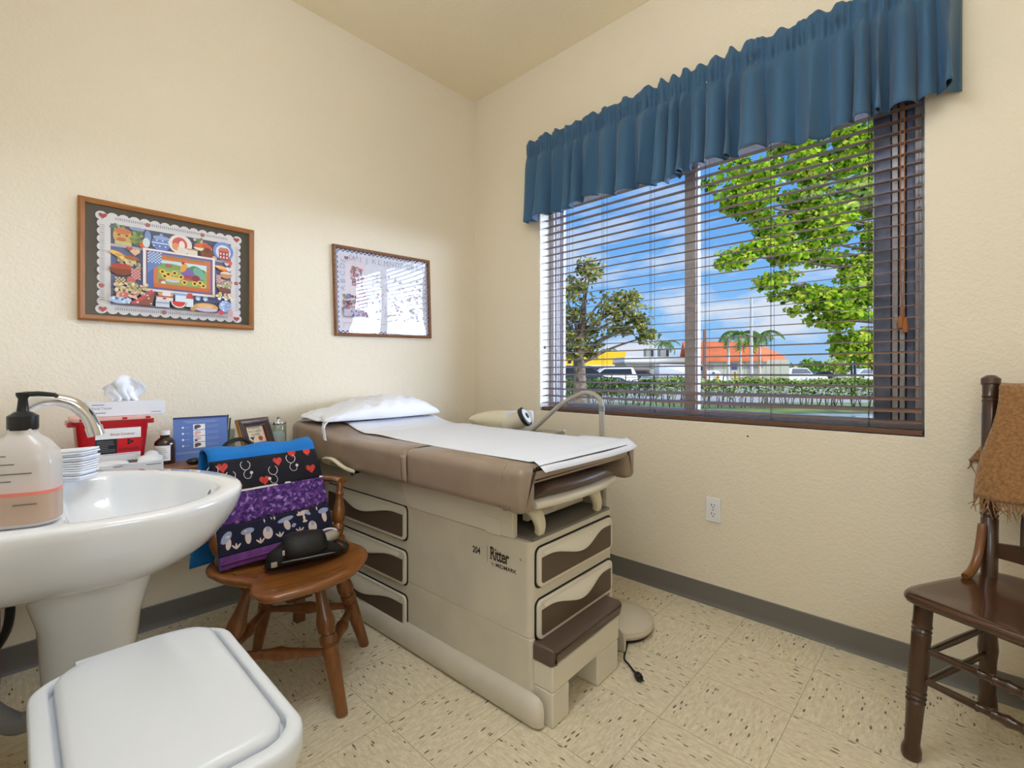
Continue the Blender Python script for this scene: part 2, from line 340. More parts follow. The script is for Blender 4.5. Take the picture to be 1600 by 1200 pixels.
# drum pendants (unseen lamps added to brighten walls and ceiling)
PZ = 2.44
mat('fill_shade', (250, 244, 230), .5, emit=(FILL_COLOUR, FILL_PENDANT_STRENGTH)); mat('fill_floor_shade', (250, 244, 230), .5, emit=(FILL_COLOUR, FILL_FLOOR_STRENGTH))
for i, (cx, cy_) in enumerate(FILL_PENDANTS):
    t = thing('fill_pendant', ('added white drum pendant out of view, fill light nearer the left wall', 'added white drum pendant out of view, fill light over the middle of the room')[i], 'added fill light', (cx, cy_, PZ), group='added drum pendants')
    MB().lathe([(.001, 0), (.17, 0), (.2, .02), (.2, .16), (.17, .18), (.001, .18)], 32).build('shade', 'fill_shade', t)
    MB().cyl((0, 0, .18), (0, 0, H-PZ), .008).build('stem', 'white_plastic', t); MB().lathe([(.001, H-PZ-.03), (.05, H-PZ-.03), (.06, H-PZ), (.001, H-PZ)], 24).build('canopy', 'white_plastic', t)

fl_ = thing('fill_floor_lamp', 'added white shaded floor lamp, unseen fill light behind the camera', 'floor lamp', (.10, -.58, 0))  # unseen lamp added behind the camera as frontal fill
MB().lathe([(.001, 0), (.13, 0), (.13, .012), (.02, .025), (.001, .03)], 28).build('base', 'white_plastic', fl_); MB().cyl((0, 0, .02), (0, 0, 1.46), .011).build('pole', 'white_plastic', fl_)
MB().lathe([(.001, 1.44), (.15, 1.44), (.16, 1.45), (.16, 1.74), (.15, 1.75), (.001, 1.75)], 32).build('fill_shade', 'fill_floor_shade', fl_)

# ------------------------------------------------------------------ window
win = thing('window_1', None, None, (XR, 1.0, WZ0)); struct(win)
def W(x0, x1, y0, y1, z0, z1, m): return m.bb(x0-XR, x1-XR, y0-1.0, y1-1.0, z0-WZ0, z1-WZ0)
fr = MB()
W(2.366, 2.46, WY0+.004, .124, WZ0+.004, WZ1-.004, fr); W(2.366, 2.46, 1.876, WY1-.004, WZ0+.004, WZ1-.004, fr)
W(2.366, 2.46, .124, 1.876, WZ0+.004, WZ0+.030, fr); W(2.40, 2.455, .124, 1.876, WZ0+.030, WZ0+.05, fr); W(2.366, 2.46, .124, 1.876, WZ1-.05, WZ1-.004, fr)
for y in (.098, .108, .117): W(2.360, 2.367, y-.0025, y+.0025, WZ0+.03, WZ1-.03, fr)
for x in (2.385, 2.405, 2.428): W(x, x+.006, 1.866, 1.877, WZ0+.03, WZ1-.05, fr)
for x in (2.383, 2.396): W(x, x+.004, .124, 1.876, WZ0+.029, WZ0+.036, fr)
fr.build('window_frame', 'aluminium', win, smooth=False)
m = MB(); W(2.40, 2.45, .982, 1.034, WZ0+.05, WZ1-.05, m)
for y in (.978, 1.038): W(2.410, 2.445, y-.004, y+.004, WZ0+.05, WZ1-.05, m)
m.build('mullion', 'aluminium', win, smooth=False)
m = MB(); W(2.435, 2.455, 1.850, 1.876, WZ0+.05, WZ1-.05, m); m.build('sash_stile', 'aluminium', win, smooth=False)
m = MB(); W(2.388, 2.455, .126, .150, WZ0+.05, WZ1-.05, m); m.build('sash_stile', 'dark_slate', win, smooth=False)
m = MB(); W(2.385, 2.455, .199, .250, WZ0+.05, WZ1-.05, m); W(2.425, 2.455, .150, .199, WZ0+.05, WZ1-.05, m); m.build('shutter_edge', 'dark_slate', win, smooth=False)
for y0, y1 in ((.156, .171), (.177, .194), (.2505, .2545)):
    m = MB(); W(2.378, 2.425, y0, y1, WZ0+.05, WZ1-.05, m); m.build('sash_track', 'aluminium', win, smooth=False)
for y0, y1, x in ((.254, .982, 2.447), (1.034, 1.852, 2.442)):
    m = MB(); W(x, x+.004, y0, y1, WZ0+.05, WZ1-.05, m); m.build('pane', 'window_glass', win, smooth=False)

# ------------------------------------------------------------------ blind
bl = thing('window_blind', 'brown two inch slatted blind with open slats hanging inside the window', 'blind', (XR+.036, 1.0, WZ0))
sm = MB(); ZS = .054; PITCH = .0436
for k in range(29):
    z = ZS+PITCH*k; n = 22
    def P(u, v, k=k, z=z):
        y = lerp(WY0+.012, WY1-.014, u)-1.0
        tl = R(8)
        if k == 1: tl = R(8)+R(7)*min(1, max(0, (.78-u)/.25))
        if k == 2: tl = R(8)+R(6)*min(1, max(0, (.92-u)/.12))*min(1, u/.1+.3)
        sag = -.004*sin(pi*u)*(k in (1, 2))
        x = (v-.5)*.05; c = .0012*(1-(2*v-1)**2)
        return (x*cos(tl), y, z+sag+c+x*sin(tl))
    V = sm
    top = [[V.v(P(i/n, j/4)) for j in range(5)] for i in range(n+1)]
    bot = [[V.v(Vector(P(i/n, j/4))-Vector((0, 0, .0017))) for j in range(5)] for i in range(n+1)]
    for i in range(n):
        for j in range(4):
            V.f([top[i][j], top[i+1][j], top[i+1][j+1], top[i][j+1]]); V.f([bot[i][j], bot[i][j+1], bot[i+1][j+1], bot[i+1][j]])
        V.f([top[i][0], bot[i][0], bot[i+1][0], top[i+1][0]]); V.f([top[i][4], top[i+1][4], bot[i+1][4], bot[i][4]])
    V.f([top[0][j] for j in range(5)]+[bot[0][j] for j in range(4, -1, -1)]); V.f([top[n][j] for j in range(4, -1, -1)]+[bot[n][j] for j in range(5)])
sm.build('slats', 'slat_wood', bl)
MB().bb(-.028, .028, WY0+.008-1, WY1-.010-1, .006, .026).build('bottom_rail', 'blind_rail', bl, bevel=.003)
MB().bb(-.03, .03, WY0+.006-1, WY1-.008-1, 1.288, 1.338).build('headrail', 'blind_rail', bl, bevel=.003)
lc = MB()
for y in (.255, .60, .885, 1.17, 1.46, 1.70):
    for x, dy in ((-.0265, 0), (.0265, 0), (0, .006)):
        pts = [(x, y-1+dy, .02)] + [(x, y-1+dy+(.010 if k in (0, 1) and x > 0 else 0), ZS+PITCH*k) for k in range(0, 29, 2)] + [(x, y-1+dy, 1.29)]
        lc.tube(pts, .0008, 5)
lc.build('ladder_cords', 'cord_dark', bl)
cp = MB(); yc = .155-1
for d in (-.006, .006): cp.tube([(-.032, yc+d, 1.29), (-.036, yc+d, .9), (-.037, yc+d*.9, .60), (-.037, yc, .43)], .0018, 6)
cp.build('pull_cord', 'cord_brown', bl)
tsl = MB()
tsl.lathe([(.001, .0), (.008, .002), (.010, .02), (.006, .05), (.003, .056)], 10, (-.037, yc-.008, .385)); tsl.lathe([(.001, 0), (.009, .003), (.011, .018), (.007, .042), (.003, .05)], 10, (-.037, yc+.006, .40)); tsl.lathe([(.001, 0), (.006, .01), (.004, .06)], 8, (-.037, yc, .43))
tsl.build('tassel', 'cord_brown', bl)
MB().bb(-.004, .004, -.007, .007, -.009, .009).build('cord_knob', 'slat_wood', bl, bevel=.002).location = (-.036, 1.866-1, .395)

# ------------------------------------------------------------------ valance
va = thing('valance_curtain', 'gathered blue fabric valance hanging over the top of the window', 'curtain', (XR, 1.0, 2.45))
V0, V1 = -.005, 1.995
rnd = random.Random(4)
gx = [V0]
while gx[-1] < V1: gx.append(gx[-1]+rnd.uniform(.045, .13))
sc = (V1-V0)/(gx[-1]-V0); gx = [V0+(g-V0)*sc for g in gx]
am = [rnd.uniform(.45, 1.0) for _ in gx]
def fold(y):
    for i in range(len(gx)-1):
        if y <= gx[i+1]+1e-9:
            t = (y-gx[i])/(gx[i+1]-gx[i]); return (.5-.5*cos(2*pi*t))**.75*am[i], i, t
    return 0, 0, 0
def vpt(u, v):
    """u along, v 0 top of the ruffle .. 1 hem"""
    y = lerp(V0, V1, u); f, i, t = fold(y)
    z = interp(v, [0, .10, .155, 1], [.075, .018, -.018, -.405])
    dep = interp(v, [0, .10, .13, .155, .3, 1], [.026, .024, .012, .026, .060, .098])
    x = -.052-dep*f*(1.0 if v > .2 else .8)
    if v < .16:
        x -= .008*sin(y*210+3*sin(y*40))*(1 if .07 < v < .16 else .35); z += (.018*f*am[i]+.007*sin(y*95))*max(0, 1-v/.08)
        x += .004*sin(y*330+1)*(.05 < v)
    else:
        y += .018*sin(2*pi*t)*am[i]*(v-.15)*(-1 if i % 3 else 1.6); z += -.012*f*(v-.16)+(v-.16)*(.020*sin(y*9+1)+.014*sin(y*21+2)); x -= .014*f*max(0, v-.86)/.14
    e = min(1, min(u, 1-u)/.012)
    x = lerp(-.006, x, e)
    return (x, y-1.0, z)
vm = MB(); vm.grid(vpt, 560, 40)
fab = vm.build('valance_fabric', 'valance_blue', va, ang=80, fix=False, solid=.0018)
MB().cyl((-.034, V0-1+.004, 0), (-.034, V1-1-.004, 0), .009).build('curtain_rod', 'white_plastic', va)
for y in (V0+.02, V1-.02): MB().bb(-.045, -.001, y-1-.008, y-1+.008, -.010, .010).build('rod_bracket', 'white_plastic', va)

# ------------------------------------------------------------------ outlet and the screw hole under the window
o = thing('wall_outlet', 'white two socket wall outlet on the cream wall under the window', 'outlet', (XR, .841, .452))
MB().bb(-.006, 0, -.035, .035, -.0575, .0575).build('cover_plate', 'white_plastic', o, bevel=.003)
for z in (.02, -.02):
    q = MB(); q.M = Matrix.Translation((-.006, 0, z)) @ Matrix.Rotation(-pi/2, 4, 'Y'); q.prism(rrect(-.0135, .0135, -.0165, .0165, .012), 0, .0018)
    q = q.build('socket', 'white_plastic', o); s_ = MB()
    s_.bb(-.0085, -.0079, .0055, .0085, z-.001, z+.008).bb(-.0085, -.0079, -.008, -.006, z-.001, z+.007).cyl((-.0085, 0, z-.0085), (-.0079, 0, z-.0085), .0026)
    s_.build('slots', 'gap_dark', q, smooth=False)
MB().cyl((-.0065, 0, 0), (-.0076, 0, 0), .003, seg=10).build('screw', 'steel', o)
tag(MB().lathe([(.0005, .0025), (.0035, .002), (.004, 0)], 12, (0, 0, 0), Matrix.Rotation(-pi/2, 3, 'Y')).build('wall_plug', 'gap_dark'), 'small dark screw hole in the wall just below the window', 'wall plug').location = (XR, .691, .811)

# ------------------------------------------------------------------ framed pictures on the far wall
class Flat:
    """shapes laid in layers on a print: x to the right, y up, each layer a hair further out"""
    def __init__(s, w, h): s.m = MB(); s.w, s.h, s.k = w, h, 0; s.mats = []; s.wv = lambda x, y: 0
    def mi(s, c):
        n = 'ink_%d_%d_%d' % tuple(c)
        if n not in M: mat(n, c, .6)
        if n not in s.mats: s.mats.append(n)
        return s.mats.index(n)
    def P(s, x, y, d=0): return ((x-.5)*s.w, -(.0004+s.k*.00006)-d-s.wv(x, y), (y-.5)*s.h)
    def pg(s, pts, c): s.k += 1; s.m.poly([s.P(x, y) for x, y in pts], s.mi(c))
    def rc(s, x0, x1, y0, y1, c): s.pg([(x0, y0), (x1, y0), (x1, y1), (x0, y1)], c)
    def el(s, x, y, rx, ry, c, a0=0, a1=2*pi, n=18, rot=0):
        p = []
        for k in range(n if a1-a0 > 6 else n+1):
            t = a0+(a1-a0)*k/n; dx, dy = rx*cos(t), ry*sin(t)
            p.append((x+dx*cos(rot)-dy*sin(rot), y+dx*sin(rot)+dy*cos(rot)))
        s.pg(p, c)
    def heart(s, x, y, r, c, asp=1.0):
        p = []
        for k in range(20):
            t = 2*pi*k/20; p.append((x+r*sin(t)**3, y+asp*r*(.8125*cos(t)-.3125*cos(2*t)-.125*cos(3*t)-.0625*cos(4*t))))
        s.pg(list(reversed(p)), c)
    def dots(s, x0, x1, y0, y1, n, r, cs, seed=1):
        g = random.Random(seed)
        for _ in range(n): s.el(g.uniform(x0, x1), g.uniform(y0, y1), r*g.uniform(.6, 1.2), r*1.25*g.uniform(.6, 1.2), g.choice(cs), n=8)
    def gingham(s, x0, x1, y0, y1, n, a, b):
        s.rc(x0, x1, y0, y1, a); h = (y1-y0)/max(1, round(n*(y1-y0)*s.h/((x1-x0)*s.w))); wd = (x1-x0)/n; s.k += 1
        j = 0
        while y0+j*h < y1-1e-6:
            for i in range(n):
                if (i+j) % 2: s.m.poly([s.P(*q) for q in ((x0+i*wd, y0+j*h), (x0+(i+1)*wd, y0+j*h), (x0+(i+1)*wd, y0+(j+1)*h), (x0+i*wd, y0+(j+1)*h))], s.mi(b))
            j += 1
def frame_parts(root, w, h, t, d, mh, mv, lip=None):
    for sgn in (1, -1):
        MB().loft([[(sx*(w/2-(h/2-z)), -y, sgn*z) for y, z in ((0, h/2), (d*.8, h/2), (d, h/2-t*.3), (d*.78, h/2-t), (0, h/2-t))] for sx in (-1, 1)]).build('frame_rail', mh, root, ang=20)
        MB().loft([[(sgn*x, -y, sz*(h/2-(w/2-x))) for y, x in ((0, w/2), (d*.8, w/2), (d, w/2-t*.3), (d*.78, w/2-t), (0, w/2-t))] for sz in (-1, 1)]).build('frame_stile', mv, root, ang=20)

p1 = thing('framed_picture', 'oak framed country kitchen print with scalloped white border on black mat', 'picture', (.4905, YB-.003, 1.546))
frame_parts(p1, .633, .484, .021, .022, 'oak_frame', 'oak_frame_v')
MB().bb(-.30, .30, -.004, 0, -.226, .226).build('mat_board', 'mat_black', p1, smooth=False)
A = Flat(.512, .404); WH = (236, 232, 234)
for i in range(15):
    for y in (.0, 1.0): A.el(.02+.96*i/14, .035+.93*y, .037, .045, WH, n=14)
for j in range(1, 12):
    for x in (0, 1): A.el(.028+.944*x, .035+.93*j/12, .036, .044, WH, n=14)
A.rc(.025, .975, .03, .97, WH)
for x in (.028, .972):
    for y in (.035, .965): A.heart(x, y, .026, (176, 52, 66), 1.2)
for x, y in ((.31, .95), (.70, .95), (.42, .045), (.02, .27), (.97, .45)): A.el(x, y, .018, .022, (190, 66, 60))
g = random.Random(3); A.k += 1
def ticks(x0, x1, y0, y1, n, vert):
    for i in range(n):
        t = (i+.5)/n; x, y = lerp(x0, x1, t), lerp(y0, y1, t)
        c = A.mi(g.choice([(150, 146, 158), (168, 150, 156), (140, 150, 170)])); a, bq = (.003, .018) if not vert else (.014, .0036)
        A.m.poly([A.P(x-a, y-bq*g.uniform(.5, 1)), A.P(x+a, y-bq*.8), A.P(x+a, y+bq*g.uniform(.5, 1)), A.P(x-a, y+bq*.7)], c)
ticks(.1, .9, .955, .955, 58, 0); ticks(.1, .9, .045, .045, 58, 0); ticks(.024, .024, .12, .88, 40, 1); ticks(.975, .975, .12, .88, 40, 1)
NV, NV2 = (88, 100, 156), (66, 76, 112)
A.rc(.075, .925, .09, .90, NV); A.rc(.075, .925, .70, .90, NV2); A.rc(.075, .925, .09, .20, (64, 66, 96)); A.rc(.075, .925, .675, .70, (206, 190, 206)); A.rc(.075, .925, .085, .105, (160, 150, 182))
# top shelf
A.dots(.08, .16, .80, .90, 18, .014, [(120, 150, 130), (170, 196, 180), (86, 120, 96)], 2)
A.el(.15, .79, .062, .085, (226, 176, 96)); A.el(.15, .84, .055, .03, (214, 120, 72)); A.el(.14, .755, .03, .02, (200, 112, 70)); A.rc(.10, .205, .70, .735, (206, 206, 130))
for x in (.125, .175): A.el(x, .80, .010, .010, (110, 60, 40))
A.dots(.20, .27, .72, .87, 46, .013, [(126, 146, 84), (150, 170, 104), (96, 120, 70)], 5); A.el(.24, .885, .05, .018, (146, 160, 196)); A.el(.285, .73, .03, .035, (214, 96, 60)); A.el(.31, .82, .022, .07, (128, 152, 196)); A.el(.30, .76, .024, .05, (210, 220, 216))
A.el(.40, .775, .066, .075, (110, 132, 188)); A.rc(.336, .464, .77, .785, (196, 204, 226)); A.el(.40, .835, .058, .022, (150, 168, 208)); A.el(.40, .868, .012, .014, (150, 168, 208))
for i in range(6): A.el(.35+.02*i, .745+.06*(i % 2), .006, .008, (222, 226, 238))
A.el(.535, .80, .085, .105, (230, 220, 210)); A.el(.53, .80, .055, .075, (204, 92, 84)); A.el(.50, .77, .025, .04, (226, 150, 110)); A.el(.545, .79, .022, .05, (234, 226, 214)); A.rc(.515, .575, .70, .765, (226, 216, 196)); A.rc(.585, .66, .70, .765, (226, 212, 188)); A.rc(.583, .663, .755, .77, (206, 150, 130))
A.el(.70, .80, .07, .035, (224, 218, 186), pi, 2*pi); A.el(.69, .83, .055, .03, (216, 108, 66), rot=.3); A.el(.735, .82, .045, .024, (206, 92, 56), rot=-.4); A.dots(.63, .70, .85, .9, 10, .012, [(110, 132, 84), (206, 196, 190)], 6); A.el(.735, .735, .055, .055, (132, 74, 46)); A.el(.735, .78, .03, .03, (120, 66, 40))
A.el(.86, .80, .082, .105, (116, 142, 196)); A.el(.86, .79, .06, .082, (218, 222, 232)); A.rc(.825, .905, .705, .80, (168, 70, 64)); A.pg([(.815, .80), (.915, .80), (.895, .84), (.835, .84)], (196, 120, 84))
for i in range(3):
    for j in range(2): A.rc(.833+i*.025, .846+i*.025, .72+j*.04, .742+j*.04, (226, 206, 200))
A.el(.905, .675, .028, .032, (216, 96, 70)); A.el(.79, .70, .02, .03, (206, 170, 150))
# side shelves
for a in range(3): A.el(.115+.03*a, .60-.025*a, .055, .022, ((232, 192, 100), (214, 160, 74), (236, 206, 130))[a], rot=-.5)
A.el(.205, .575, .05, .025, (168, 104, 60), rot=-.1); A.heart(.225, .645, .035, (228, 190, 156), 1.2); A.heart(.19, .67, .022, (190, 92, 80), 1.2)
A.dots(.12, .265, .48, .55, 34, .012, [(196, 180, 140), (220, 206, 170), (160, 140, 100)], 8); A.el(.14, .46, .07, .045, (184, 74, 56)); A.el(.14, .455, .075, .07, (130, 72, 44), pi, 2*pi); A.gingham(.10, .165, .29, .365, 6, (226, 206, 150), (120, 92, 72)); A.gingham(.2, .26, .36, .47, 5, (214, 170, 164), (190, 96, 96)); A.el(.2, .35, .028, .035, (206, 110, 110))
A.el(.855, .60, .055, .028, (220, 120, 66), rot=-.25); A.el(.84, .61, .05, .016, (236, 190, 110), rot=-.2); A.heart(.905, .60, .026, (226, 214, 210), 1.2); A.heart(.885, .655, .018, (200, 214, 234), 1.2)
A.el(.88, .545, .045, .022, (230, 216, 196)); A.el(.88, .54, .048, .05, (204, 140, 84), pi, 2*pi); A.dots(.81, .92, .38, .47, 52, .012, [(224, 212, 186), (206, 186, 150), (196, 150, 140), (150, 160, 110)], 9); A.el(.865, .37, .052, .055, (136, 70, 56), pi, 2*pi); A.gingham(.8, .84, .43, .52, 4, (224, 208, 204), (170, 80, 84))
# middle picture in the print
A.rc(.275, .79, .255, .70, (232, 226, 226)); A.rc(.295, .772, .28, .68, (150, 92, 84)); A.rc(.302, .765, .288, .672, (92, 110, 168)); A.rc(.345, .755, .30, .655, (206, 120, 74)); A.rc(.375, .725, .345, .60, (150, 170, 96)); A.rc(.375, .725, .53, .60, (200, 220, 222)); A.el(.46, .54, .09, .03, (130, 160, 96)); A.el(.62, .53, .1, .03, (112, 140, 80)); A.rc(.425, .47, .53, .56, (176, 96, 84)); A.rc(.43, .70, .63, .65, (160, 128, 84))
A.gingham(.305, .40, .555, .672, 8, (196, 208, 226), (92, 120, 176)); A.pg([(.305, .44), (.345, .50), (.40, .555), (.305, .555)], (110, 136, 186))
A.el(.655, .50, .055, .085, (92, 136, 96), rot=.5); A.el(.67, .50, .038, .07, (120, 170, 150), rot=.5); A.el(.58, .49, .045, .05, (128, 98, 172)); A.el(.555, .545, .022, .05, (222, 160, 72), rot=-.3); A.el(.55, .595, .012, .016, (196, 56, 50)); A.el(.585, .44, .05, .03, (172, 76, 76)); A.el(.645, .44, .03, .04, (150, 56, 70)); A.rc(.565, .57, .39, .43, (206, 150, 90)); A.rc(.585, .59, .39, .43, (206, 150, 90))
for x, y in ((.405, .475), (.445, .455), (.49, .475), (.535, .44), (.56, .385), (.635, .385), (.675, .40), (.70, .37), (.42, .43)):
    A.el(x, y, .022, .026, (234, 196, 92), n=10); A.el(x, y, .011, .013, (96, 54, 28), n=10)
A.el(.475, .405, .055, .028, (226, 190, 104)); A.el(.475, .385, .052, .014, (206, 196, 214)); A.el(.395, .38, .014, .017, (200, 92, 80)); A.el(.41, .36, .017, .014, (236, 226, 220)); A.rc(.345, .755, .30, .345, (202, 108, 62))
# bottom shelf
A.dots(.10, .30, .20, .32, 95, .013, [(226, 216, 176), (206, 192, 130), (224, 190, 170), (176, 160, 110)], 12); A.el(.13, .135, .07, .04, (176, 196, 224)); A.dots(.08, .19, .11, .16, 16, .009, [(100, 124, 176), (226, 232, 240)], 13); A.dots(.1, .22, .17, .21, 20, .014, [(232, 190, 170), (214, 110, 90)], 14)
A.pg([(.20, .10), (.33, .10), (.355, .26), (.29, .20)], (140, 86, 66)); A.pg([(.19, .105), (.22, .10), (.345, .24), (.33, .27)], (196, 84, 84)); A.dots(.2, .33, .12, .23, 16, .007, [(232, 200, 196)], 15)
A.el(.425, .245, .055, .05, (222, 164, 92), pi, 2*pi); A.el(.43, .235, .03, .03, (230, 226, 222)); A.rc(.36, .475, .165, .21, (230, 216, 206)); A.rc(.355, .48, .20, .215, (170, 84, 84)); A.el(.415, .188, .014, .01, (176, 60, 50)); A.rc(.355, .45, .095, .165, (206, 210, 220)); A.rc(.355, .45, .13, .15, (164, 172, 192))
A.rc(.49, .62, .12, .24, (216, 228, 236)); A.rc(.48, .60, .235, .26, (146, 172, 210)); A.pg([(.565, .21), (.625, .21), (.61, .27), (.58, .27)], (200, 74, 74)); A.el(.515, .165, .058, .075, (70, 110, 80), pi, 2*pi); A.el(.515, .167, .053, .066, (236, 232, 222), pi, 2*pi); A.el(.515, .168, .048, .056, (216, 62, 62), pi, 2*pi)
for x in (.655, .71): A.el(x, .225, .02, .024, (146, 172, 206)); A.el(x, .215, .012, .014, (206, 220, 206))
A.el(.715, .13, .095, .05, (212, 160, 98)); A.el(.71, .145, .06, .024, (228, 184, 124)); A.el(.72, .105, .085, .022, (206, 190, 214)); A.el(.865, .16, .05, .065, (156, 178, 218)); A.dots(.83, .9, .11, .21, 22, .007, [(226, 234, 244), (110, 136, 190)], 17); A.dots(.80, .92, .23, .31, 26, .013, [(232, 216, 130), (226, 190, 180), (190, 180, 100), (236, 230, 220)], 18); A.el(.83, .085, .022, .026, (206, 76, 92)); A.el(.617, .10, .02, .022, (190, 150, 100)); A.gingham(.885, .925, .05, .12, 5, (226, 206, 206), (190, 90, 100))
a = A.m.build('kitchen_print', A.mats, p1, smooth=False, weld=False, fix=False); a.location = (0, -.0042, -.006)
MB().bb(-.298, .298, -.0125, -.0118, -.224, .224).build('glass', 'picture_glass', p1, smooth=False)

p2 = thing('framed_picture', 'thin oak framed alphabet print with blue checked border reflecting the window', 'picture', (1.539, YB-.003, 1.562)); p2.rotation_euler = (0, -R(1.7), 0)
frame_parts(p2, .652, .503, .017, .020, 'oak_dark', 'oak_dark')
MB().bb(-.315, .315, -.003, 0, -.24, .24).build('backing', 'paper_white', p2, smooth=False)
B = Flat(.618, .469); B.rc(0, 1, 0, 1, (226, 226, 236)); B.k += 1
n1, n2 = 46, 34
for i in range(n1):
    for r_ in (0, 1):
        if (i+r_) % 2: 
            for y in (0, 1-.03): B.m.poly([B.P(*q) for q in ((i/n1, y+r_*.015), ((i+1)/n1, y+r_*.015), ((i+1)/n1, y+.015+r_*.015), (i/n1, y+.015+r_*.015))], B.mi((72, 84, 132)))
for j in range(n2):
    for r_ in (0, 1):
        if (j+r_) % 2:
            for x in (0, 1-.024): B.m.poly([B.P(*q) for q in ((x+r_*.012, j/n2), (x+.012+r_*.012, j/n2), (x+.012+r_*.012, (j+1)/n2), (x+r_*.012, (j+1)/n2))], B.mi((110, 126, 170)))
B.rc(.05, .30, .06, .94, (230, 218, 226)); B.heart(.105, .90, .022, (150, 66, 72), 1.3)
pal = [(196, 120, 130), (168, 72, 92), (214, 170, 176), (120, 132, 176), (128, 140, 120), (92, 70, 92)]
B.dots(.15, .26, .58, .80, 60, .014, pal, 3); B.dots(.06, .29, .28, .46, 90, .013, pal, 4); B.dots(.20, .31, .38, .54, 40, .012, pal, 5)
B.rc(.06, .30, .20, .285, (190, 182, 206)); B.dots(.06, .3, .2, .28, 26, .010, pal, 6); B.rc(.05, .32, .19, .194, (150, 132, 150)); B.rc(.05, .5, .12, .124, (160, 150, 170)); B.dots(.35, .95, .15, .75, 120, .012, [(210, 196, 214), (196, 206, 226), (206, 176, 186)], 7)
B.k += 2; li = B.mi((150, 158, 186)); B.m.mi = li
for i, ch in enumerate('ABCDEFGHIJKLMNOPQRSTUVWXYZ'):
    if i < 4: x, y, rot = .07, .50+.085*i, pi/2
    elif i < 8: t = (i-3.6)/4.4; x, y, rot = .075+.13*t**1.4, .815+.065*t**.7, pi/2*(1-t)
    elif i < 20: x, y, rot = .22+.062*(i-8), .865, 0
    else: x, y, rot = .93, .80-.085*(i-20), -pi/2
    def P(a, bq, d, x=x, y=y, rot=rot):
        q = Vector(B.P(x, y)); return q+Vector((a*cos(rot)-bq*sin(rot), -.0001, a*sin(rot)+bq*cos(rot)))
    B.m.text(ch, .042, P)
b_ = B.m.build('alphabet_print', B.mats, p2, smooth=False, weld=False, fix=False); b_.location = (0, -.0032, 0)
gm = MB(); gm.grid(lambda u, v: ((u-.5)*.618, -.0125-.0045*(sin(pi*u)*sin(pi*v))**.8, (v-.5)*.469), 24, 20); gm.build('glass', 'picture_glass', p2, ang=180)
# ------------------------------------------------------------------ exam table
def fillet(pts, rad, n=5):
    o = []; N = len(pts)
    for i in range(N):
        p = Vector(pts[i]).to_2d(); a = (Vector(pts[i-1]).to_2d()-p); b = (Vector(pts[(i+1) % N]).to_2d()-p)
        r = rad[i] if isinstance(rad, (list, tuple)) else rad
        r = min(r, a.length*.49, b.length*.49); q0 = p+a.normalized()*r; q1 = p+b.normalized()*r
        for k in range(n+1):
            t = k/n; o.append(tuple(q0*(1-t)**2+p*2*t*(1-t)+q1*t*t))
    return o
def inset(pts, d):
    o = []; N = len(pts)
    area = sum(pts[i-1][0]*pts[i][1]-pts[i][0]*pts[i-1][1] for i in range(N)); sg = 1 if area > 0 else -1
    for i in range(N):
        a, p, b = (Vector(pts[k % N]).to_2d() for k in (i-1, i, i+1)); e = Vector((0, 0))
        for q in ((p-a), (b-p)):
            if q.length > 1e-7: e += Vector((-q.y, q.x)).normalized()
        o.append(tuple(p+(e.normalized() if e.length > 1e-6 else e)*d*sg))
    return o
tb = thing('exam_table', 'beige medical exam table with taupe upholstery and brown fronted drawers', 'exam table', (1.385, .99, 0), R(2.3))
UL, UR, VB = -.265, .25, 1.36
bd = MB()
bd.prism(fillet([(UL, 0), (UR, 0), (UR, VB), (UL, VB)], [.03, .03, .01, .01]), .252, .557)
bd.prism(fillet([(UL, 0), (UL+.028, 0), (UL+.028, VB), (UL, VB)], [.012, .01, .005, .005]), .04, .252); bd.prism([(UR-.022, 0), (UR, 0), (UR, VB), (UR-.022, VB)], .04, .252); bd.bb(UL+.02, UR-.02, .16, VB, .04, .252)
for u0, u1 in ((UL-.003, UL+.018), (UR-.018, UR+.003)): bd.bb(u0, u1, .07, VB, .557, .695)
bd.bb(UL, UR, .30, VB, .557, .69)
bd.build('cabinet', 'shell_beige', tb, bevel=.004)
sk = MB()
prof = [(-.010, .006), (-.028, .008), (-.034, .025), (-.032, .058), (-.022, .080), (-.003, .092), (0, .092), (0, .006)]
for s_, u0 in ((1, UL), (-1, UR)):
    rings = [[(u0+s_*x*k, v, .012+(z-.012)*kz) for x, z in prof] for v, k, kz in ((-.052, .35, .55), (-.046, .75, .82), (-.03, 1, .96), (0, 1, 1), (VB, 1, 1))]
    sk.loft(rings if s_ > 0 else [list(reversed(r)) for r in rings])
sk.build('base_rail', 'shell_beige', tb, ang=50)
tr = MB(); tr.bb(UL+.018, UR-.018, .005, .30, .557, .566); tr.build('tray', 'tray_gray', tb)
MB().bb(UL+.019, UR-.019, .26, .30, .566, .69).build('tray_back', 'gap_dark', tb, smooth=False)
cov = MB(); pts = fillet([(.072, .560), (.60, .560), (.645, .585), (.668, .64), (.668, .692), (.072, .692)], [.004, .02, .03, .02, .004, .004])
cov.prism(pts, .003, .0065, lambda x, y, z: (UL-z, x, y)); cov.build('side_cover', 'shell_light', tb, bevel=.0012)
lt = MB(); lt.prism(rrect(.118, .196, .556, .612, .012), .0062, .0085, lambda x, y, z: (UL-z, x, y)); lt.build('latch', 'shell_light', tb, bevel=.001)
